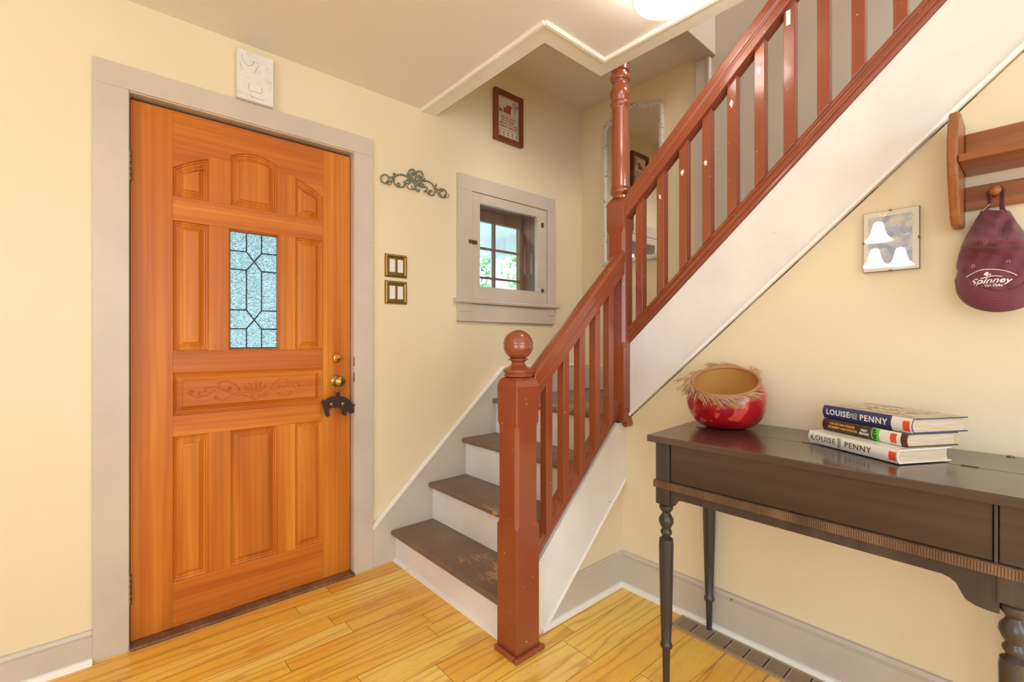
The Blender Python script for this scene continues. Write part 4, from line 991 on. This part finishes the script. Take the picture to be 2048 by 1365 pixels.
for j in range(NT):
    row = []
    for i in range(NS):
        s = -1+2*i/(NS-1); tt = j/(NT-1)
        yb_ = 1108-235*abs(s)**2.0; yy = 330+(yb_-330)*tt
        # the fold line rises to the sides
        ye = yy - (-30*abs(s) if 560 < yy < 760 else 0)
        wf = cxm(yy)
        x = wf+s*hwid(yy)
        d = cdep(ye+18*s, s)*(1-abs(s)**2.6)**0.5+0.006
        d += 0.0022*sin(x*0.034+yy*0.021)+0.0018*sin(yy*0.05-x*0.018)
        if 380 < yy < 660: d -= 0.020*max(0, 1-abs(x-(560+(660-yy)*0.14))/70.)*min(1, (yy-380)/80.)*min(1, (660-yy)/50.)
        if 700 < yy < 950: d -= 0.008*max(0, 1-abs(x-(330-(yy-700)*0.45))/40.)
        row.append(cq(x, yy, d))
    g.append(row)
m_ = MB(); m_.add([p for r in g for p in r], [(j*NS+i, j*NS+i+1, (j+1)*NS+i+1, (j+1)*NS+i) for j in range(NT-1) for i in range(NS-1)])
cr = m_.build('crown', M['maroon'], CP, smooth=True)
so2 = cr.modifiers.new('cloth_thickness', 'SOLIDIFY'); so2.thickness = 0.0018
# brim
NB, NR = 49, 9; g = []
for j in range(NR):
    row = []; k = j/(NR-1)
    for i in range(NB):
        s = -1+2*i/(NB-1); a = s*pi/2
        xi, yi = 532+395*s, 1108-235*s*s
        xo, yo = 532+408*sin(a*0.98), 985+312*cos(a)**0.75 if abs(s) < 1 else 985
        x = xi+(xo-xi)*k; y_ = yi+(yo-yi)*k
        di = cdep(1108, 0)*(1-abs(s)**2.6)**0.5+0.007; do = 0.050+0.062*(1-abs(s)**2.2)
        d = di+(max(do*0.95, 0.012)-di)*k+0.008*sin(pi*k)*(1-s*s)
        row.append(cq(x, y_, d))
    g.append(row)
m_ = MB(); m_.add([p for r in g for p in r], [(j*NB+i, j*NB+i+1, (j+1)*NB+i+1, (j+1)*NB+i) for j in range(NR-1) for i in range(NB-1)])
br = m_.build('brim', M['maroon'], CP, smooth=True)
so2 = br.modifiers.new('brim_thickness', 'SOLIDIFY'); so2.thickness = 0.003
m_ = MB()
for k in (0.18, 0.30, 0.42, 0.54, 0.66, 0.78, 0.9):
    j = int(k*(NR-1)); f_ = k*(NR-1)-j
    pts = [g[j][i].lerp(g[j+1][i], f_)+Vector((-0.0006, 0, 0)) for i in range(2, NB-2)]
    m_.tube(pts, 0.0005, 4)
m_.build('brim_stitching', plain('rose_thread', srgb(150, 84, 92), 0.8), br)
def capd(x, y):   # depth of the front panel at crop point
    s = (x-cxm(y))/max(1, hwid(y)); return cdep(y+18*s, s)*(1-min(0.99, abs(s))**2.6)**0.5+0.006+0.0022*sin(x*0.034+y*0.021)+0.0018*sin(y*0.05-x*0.018)
q = cq(410, 680, capd(410, 680)+0.002); MB().lathe([(0, -0.004), (0.0066, -0.003), (0.0078, 0), (0.006, 0.003), (0, 0.004)], (q.x-0.002, q.y, q.z), 18, 'X').build('top_button', M['maroon'], CP, smooth=True)
pk = plain('pink_thread', srgb(196, 150, 150), 0.7)
for x, y in ((300, 872), (620, 836)):
    c = cq(x, y, capd(x, y)+0.0012); MB().tube([c+Vector((0, 0.0030*cos(a), 0.0034*sin(a))) for a in [2*pi*i/14 for i in range(14)]], 0.0008, 5, True).build('eyelet', pk, cr)
m_ = MB()
def cs_(pts, r): 
    P_ = spline([cq(x, y, 0) for x, y in pts], 6); out_ = []
    for p in P_:
        # back to crop coordinates is not needed: drape by interpolating depths of the control points
        out_.append(p)
    P2 = spline([cq(x, y, capd(x, y)+0.0012) for x, y in pts], 6); m_.tube(P2, r, 6)
cs_([(228, 980), (290, 945), (370, 915), (460, 906), (560, 915), (640, 935), (702, 962)], 0.0011)
cs_([(375, 995), (430, 980), (500, 970), (568, 975)], 0.0013)
for x, y, r in ((432, 945, 0.0034), (412, 955, 0.0022), (460, 957, 0.0020), (432, 962, 0.0026)):
    c = cq(x, y, capd(x, y)+0.0008); m_.lathe([(0, -0.0012), (r, -0.0008), (r, 0.0008), (0, 0.0012)], c, 10, 'X')
m_.build('embroidered_arc', M['thread_white'], cr)
# embroidered words, draped on the front panel
def drape_text(s_, size, cx_, cy_, sx, shear, bold, slope):
    cu = bpy.data.curves.new('t', 'FONT'); cu.body = s_; cu.size = size; cu.align_x = 'CENTER'; cu.align_y = 'CENTER'; cu.shear = shear; cu.offset = bold; cu.resolution_u = 3
    tmp = bpy.data.objects.new('t', cu); COL.objects.link(tmp); dg = bpy.context.evaluated_depsgraph_get()
    me = bpy.data.meshes.new_from_object(tmp.evaluated_get(dg)); bpy.data.objects.remove(tmp)
    vs = []
    for v in me.vertices:
        x = cx_+v.co.x*sx; y = cy_-v.co.y+v.co.x*sx*slope-14*((v.co.x*sx)/220.)**2*-1
        vs.append(cq(x, y, capd(x, min(y, 1105))+0.0022))
    mb = MB(); mb.add(vs, [list(p.vertices) for p in me.polygons]); return mb
o = drape_text('Spinney', 74, 462, 1012, 1.62, 0.35, 1.2, -0.075).build('embroidered_lettering', M['thread_white'], cr)
o = drape_text('- Van Dyke', 34, 480, 1056, 1.25, 0.2, 0.6, -0.05).build('embroidered_lettering', M['thread_white'], cr)
# strap over the peg with buckle
top_y, top_z = 0.085, 1.524
xs_ = cw-0.020-0.026
a_ = cq(380, 340, 0.026); c_ = cq(585, 345, 0.026)
pts = [a_+Vector((0, 0, -0.006)), a_+Vector((0.0, -0.012, 0.016)), Vector((xs_, top_y+0.0125, top_z+0.001)), Vector((xs_, top_y+0.006, top_z+0.0125)), Vector((xs_, top_y-0.006, top_z+0.0125)), Vector((xs_, top_y-0.0125, top_z)), c_+Vector((0, 0.006, 0.014)), c_+Vector((0, 0, -0.006))]
P_ = spline(pts, 6); m_ = MB(); lo2 = []
for i, p in enumerate(P_):
    tg = (P_[min(i+1, len(P_)-1)]-P_[max(i-1, 0)]).normalized(); w1 = Vector((1, 0.55, 0)); w1 = (w1-tg*w1.dot(tg)).normalized()*0.0085; n1 = tg.cross(w1).normalized()*0.0012
    lo2.append([p-w1-n1, p+w1-n1, p+w1+n1, p-w1+n1])
m_.loft(lo2)
m_.build('strap', M['maroon'], CP)
c = a_+Vector((-0.004, -0.006, 0.006)); m_ = MB(); m_.tube([c+Vector((-0.004, 0.007, -0.008)), c+Vector((-0.004, -0.006, 0.009)), c+Vector((0.004, -0.006, 0.010)), c+Vector((0.004, 0.008, -0.007))], 0.0011, 6, True)
m_.build('buckle', plain('steel_buckle', srgb(200, 196, 190), 0.2, 1.0), CP)

# ================================================================= CLIP FRAMED PRINT ON THE RIGHT WALL
PR = thing('framed_print', 'frameless clip frame holding a pale blue watery map print on the right wall', 'framed picture', (WB-0.01, 0.31, 1.345))
py0_, py1_, pz0, pz1 = 0.2425, 0.3775, 1.3445, 1.5295
MB().box(WB-0.016, WB-0.003, py0_, py1_, pz0, pz1).build('backing_board', M['brown_jamb'], PR)
MB().box(WB-0.0175, WB-0.016, py0_+0.001, py1_-0.001, pz0+0.001, pz1-0.001).build('mount', M['paper'], PR)
MB().box(WB-0.0180, WB-0.0175, py0_+0.016, py1_-0.013, pz0+0.024, pz1-0.016).build('map_print', M['blue_print'], PR)
rr = random.Random(4); m_ = MB()
for (cy_, cz_, ry_, rz_) in ((0.295, 1.497, 0.020, 0.010), (0.264, 1.480, 0.012, 0.011), (0.262, 1.502, 0.009, 0.005), (0.352, 1.497, 0.011, 0.008), (0.310, 1.437, 0.026, 0.008), (0.27, 1.45, 0.008, 0.005), (0.33, 1.41, 0.014, 0.006)):
    n = 18; ph = rr.random()*6
    MB().prism([(cy_+ry_*(0.75+0.3*rr.random())*cos(2*pi*i/n), cz_+rz_*(0.75+0.3*rr.random())*sin(2*pi*i/n)+0.25*ry_*-cos(2*pi*i/n)*0.4) for i in range(n)], 'X', WB-0.0183, WB-0.0180).build('printed_island', M['map_cream'], PR)
text('pencil_caption', 'tidal bay map', 0.006, M['rust_ink'], PR, (WB-0.0180, 0.350, pz0+0.013), (0, -1, 0), (0, 0, 1)) if False else None
m_ = MB()
for k in range(9): m_.box(WB-0.0181, WB-0.0175, 0.354-k*0.0045-0.0015, 0.354-k*0.0045+0.0012, pz0+0.012, pz0+0.0135+0.002*(k % 3))
m_.box(WB-0.0181, WB-0.0175, 0.256, 0.300, pz0+0.017, pz0+0.0176); m_.build('pencil_marks', M['rust_ink'], PR)
MB().box(WB-0.0202, WB-0.0186, py0_, py1_, pz0, pz1).build('glass', M['pane'], PR)
cy_ = (py0_+py1_)/2; cz_ = (pz0+pz1)/2
for (a, b2, c, d) in ((cy_-0.004, cy_+0.004, pz1-0.003, pz1+0.001), (cy_-0.004, cy_+0.004, pz0-0.001, pz0+0.003), (py0_-0.001, py0_+0.003, cz_-0.004, cz_+0.004), (py1_-0.003, py1_+0.001, cz_-0.004, cz_+0.004)):
    MB().box(WB-0.0212, WB-0.004, a, b2, c, d).build('clip', M['bronze'], PR)

# ================================================================= FLOOR REGISTER
VG = thing('floor_register', 'long tan metal floor register grille under the desk along the baseboard', 'floor vent', (1.74, 0.6, 0))
vx0, vx1, vy0, vy1 = 1.695, 1.792, 0.10, 0.980
gr = wall_grid('Y', 0, 1, 0, 1, 0, 1, [])
m_ = MB().box(vx0, vx0+0.014, vy0, vy1, 0, 0.006).box(vx1-0.008, vx1, vy0, vy1, 0, 0.006).box(vx0, vx1, vy1-0.010, vy1, 0, 0.006).box(vx0, vx1, vy0, vy0+0.01, 0, 0.006)
m_.build('frame', M['metal_grey'], VG, bevel=0.0015)
MB().box(vx0+0.01, vx1-0.006, vy0+0.005, vy1-0.005, 0.0002, 0.0012).build('dark_duct', M['slot'], VG)
m_ = MB(); k = 0
yy = vy1-0.012
while yy > vy0+0.02:
    m_.box(vx0+0.013, vx1-0.007, yy-0.004, yy, 0.001, 0.0052)
    n = 10
    for i in range(n):
        xx = vx0+0.014+(vx1-vx0-0.022)*(i+0.5)/n; m_.box(xx-0.0022, xx+0.0022, yy-0.062, yy-0.004, 0.0044, 0.0052)
    yy -= 0.066
m_.build('grille', M['metal_grey'], VG)

# ================================================================= CEILING LAMPS
CLm = thing('ceiling_light', 'glowing round frosted glass ceiling light at the top of the picture', 'ceiling light', (1.421, 0.819, CZ))
MB().lathe([(0, 0), (0.062, 0), (0.062, -0.022), (0.045, -0.034), (0, -0.034)], (1.421, 0.819, CZ), 32).build('canopy', M['brass'], CLm, smooth=True, auto=True)
MB().lathe([(0.050, -0.030), (0.085, -0.052), (0.110, -0.078), (0.122, -0.100), (0.120, -0.103), (0.106, -0.098), (0.080, -0.108), (0.045, -0.117), (0.0, -0.120)], (1.421, 0.819, CZ), 40).build('glass_bowl', M['bowl_glow'], CLm, smooth=True)
MB().tube([(1.421+0.1215*cos(2*pi*i/40), 0.819+0.1215*sin(2*pi*i/40), CZ-0.101) for i in range(40)], 0.0035, 8, True).build('glass_rim', emis('dim_glowing_rim', (1.0, 0.86, 0.60, 1), 0.55), CLm, smooth=True)
FX_ = Vector((-0.82, 0.80, 1.90))
CH = thing('pendant_light', 'brass three arm pendant light with glowing bell shaped glass shades', 'pendant light', (FX_.x, FX_.y, CZ))
MB().lathe([(0, 0), (0.06, 0), (0.06, -0.02), (0.01, -0.035), (0.008, -0.25), (0.03, -0.27), (0.03, -0.30), (0.0, -0.32)], (FX_.x, FX_.y, CZ), 20).build('rod', M['brass'], CH, smooth=True, auto=True)
for tip in (Vector((-0.62, 0.795, 1.93)), Vector((-0.86, 0.862, 1.775)), Vector((-1.00, 0.730, 1.785))):
    ar = MB().tube(spline([(FX_.x, FX_.y, CZ-0.28), ((FX_.x+tip.x)/2, (FX_.y+tip.y)/2, CZ-0.33), (tip.x, tip.y, CZ-0.30), (tip.x, tip.y, tip.z+0.055)], 5), 0.006, 8).build('arm', M['brass'], CH, smooth=True)
    MB().lathe([(0.022, 0.06), (0.030, 0.045), (0.040, 0.0), (0.050, -0.035), (0.074, -0.065), (0.086, -0.075), (0.082, -0.075), (0.0, -0.055)], tip, 28).build('lamp_shade', M['shade_glow'], CH, smooth=True)

# ================================================================= OUTSIDE: PORCH AND TREES
PO = thing('porch', 'white painted porch seen through the small window', 'porch', (2.5, 2.45, 0.0))
MB().box(-1.5, 4.6, 2.44, 5.6, 2.62, 2.70).build('porch_ceiling', M['porch_white'], PO)
MB().box(4.42, 4.60, 2.44, 5.6, 2.38, 2.62).box(-1.5, 4.42, 5.42, 5.6, 2.38, 2.62).build('porch_beam', M['porch_white'], PO)
MB().box(-1.5, 4.6, 2.44, 5.6, -0.2, -0.08).build('porch_floor', M['porch_white'], PO)
for x_, y_ in ((4.52, 5.52), (4.52, 4.2), (2.2, 5.52), (-0.3, 5.52)):
    MB().box(x_-0.06, x_+0.06, y_-0.06, y_+0.06, -0.08, 2.38).build('porch_post', M['porch_white'], PO, bevel=0.01)
struct(MB().box(-20, 40, 2.6, 40, -0.5, -0.22).build('ground', M['lawn']))
def tree(x, y, r, h, lab):
    t_ = thing('tree', lab, 'tree', (x, y, -0.22), 'trees beyond the porch')
    MB().lathe([(0, 0), (0.22, 0), (0.14, h*0.6), (0.05, h), (0, h)], (x, y, -0.22), 12).build('trunk', M['bark'], t_, smooth=True)
    rr = random.Random(int(x*10+y)); m_ = MB()
    for k in range(1500):
        a, b_ = rr.random()*6.28, math.asin(rr.uniform(-1, 1)); q = r*(0.65+0.4*rr.random())
        c = Vector((x+q*cos(a)*cos(b_), y+q*sin(a)*cos(b_), h*0.72+q*sin(b_)*1.15)); s = rr.uniform(0.10, 0.2)
        d1 = Vector((rr.uniform(-1, 1), rr.uniform(-1, 1), rr.uniform(-1, 1))).normalized(); d2 = d1.orthogonal().normalized()
        m_.add([c-d1*s, c+d2*s*0.5, c+d1*s, c-d2*s*0.5], [(0, 1, 2, 3)])
    m_.build('foliage', M['foliage'], t_)
tree(9.5, 9.5, 2.2, 4.0, 'leafy green tree beyond the porch seen through the small window')
tree(16.5, 15.5, 2.8, 5.0, 'farther leafy tree behind the nearer one beyond the porch')
tree(3.6, 13.0, 2.4, 4.2, 'leafy tree outside behind the front door glass')
for o in bpy.data.objects:
    if '_base' in o.keys(): del o['_base']
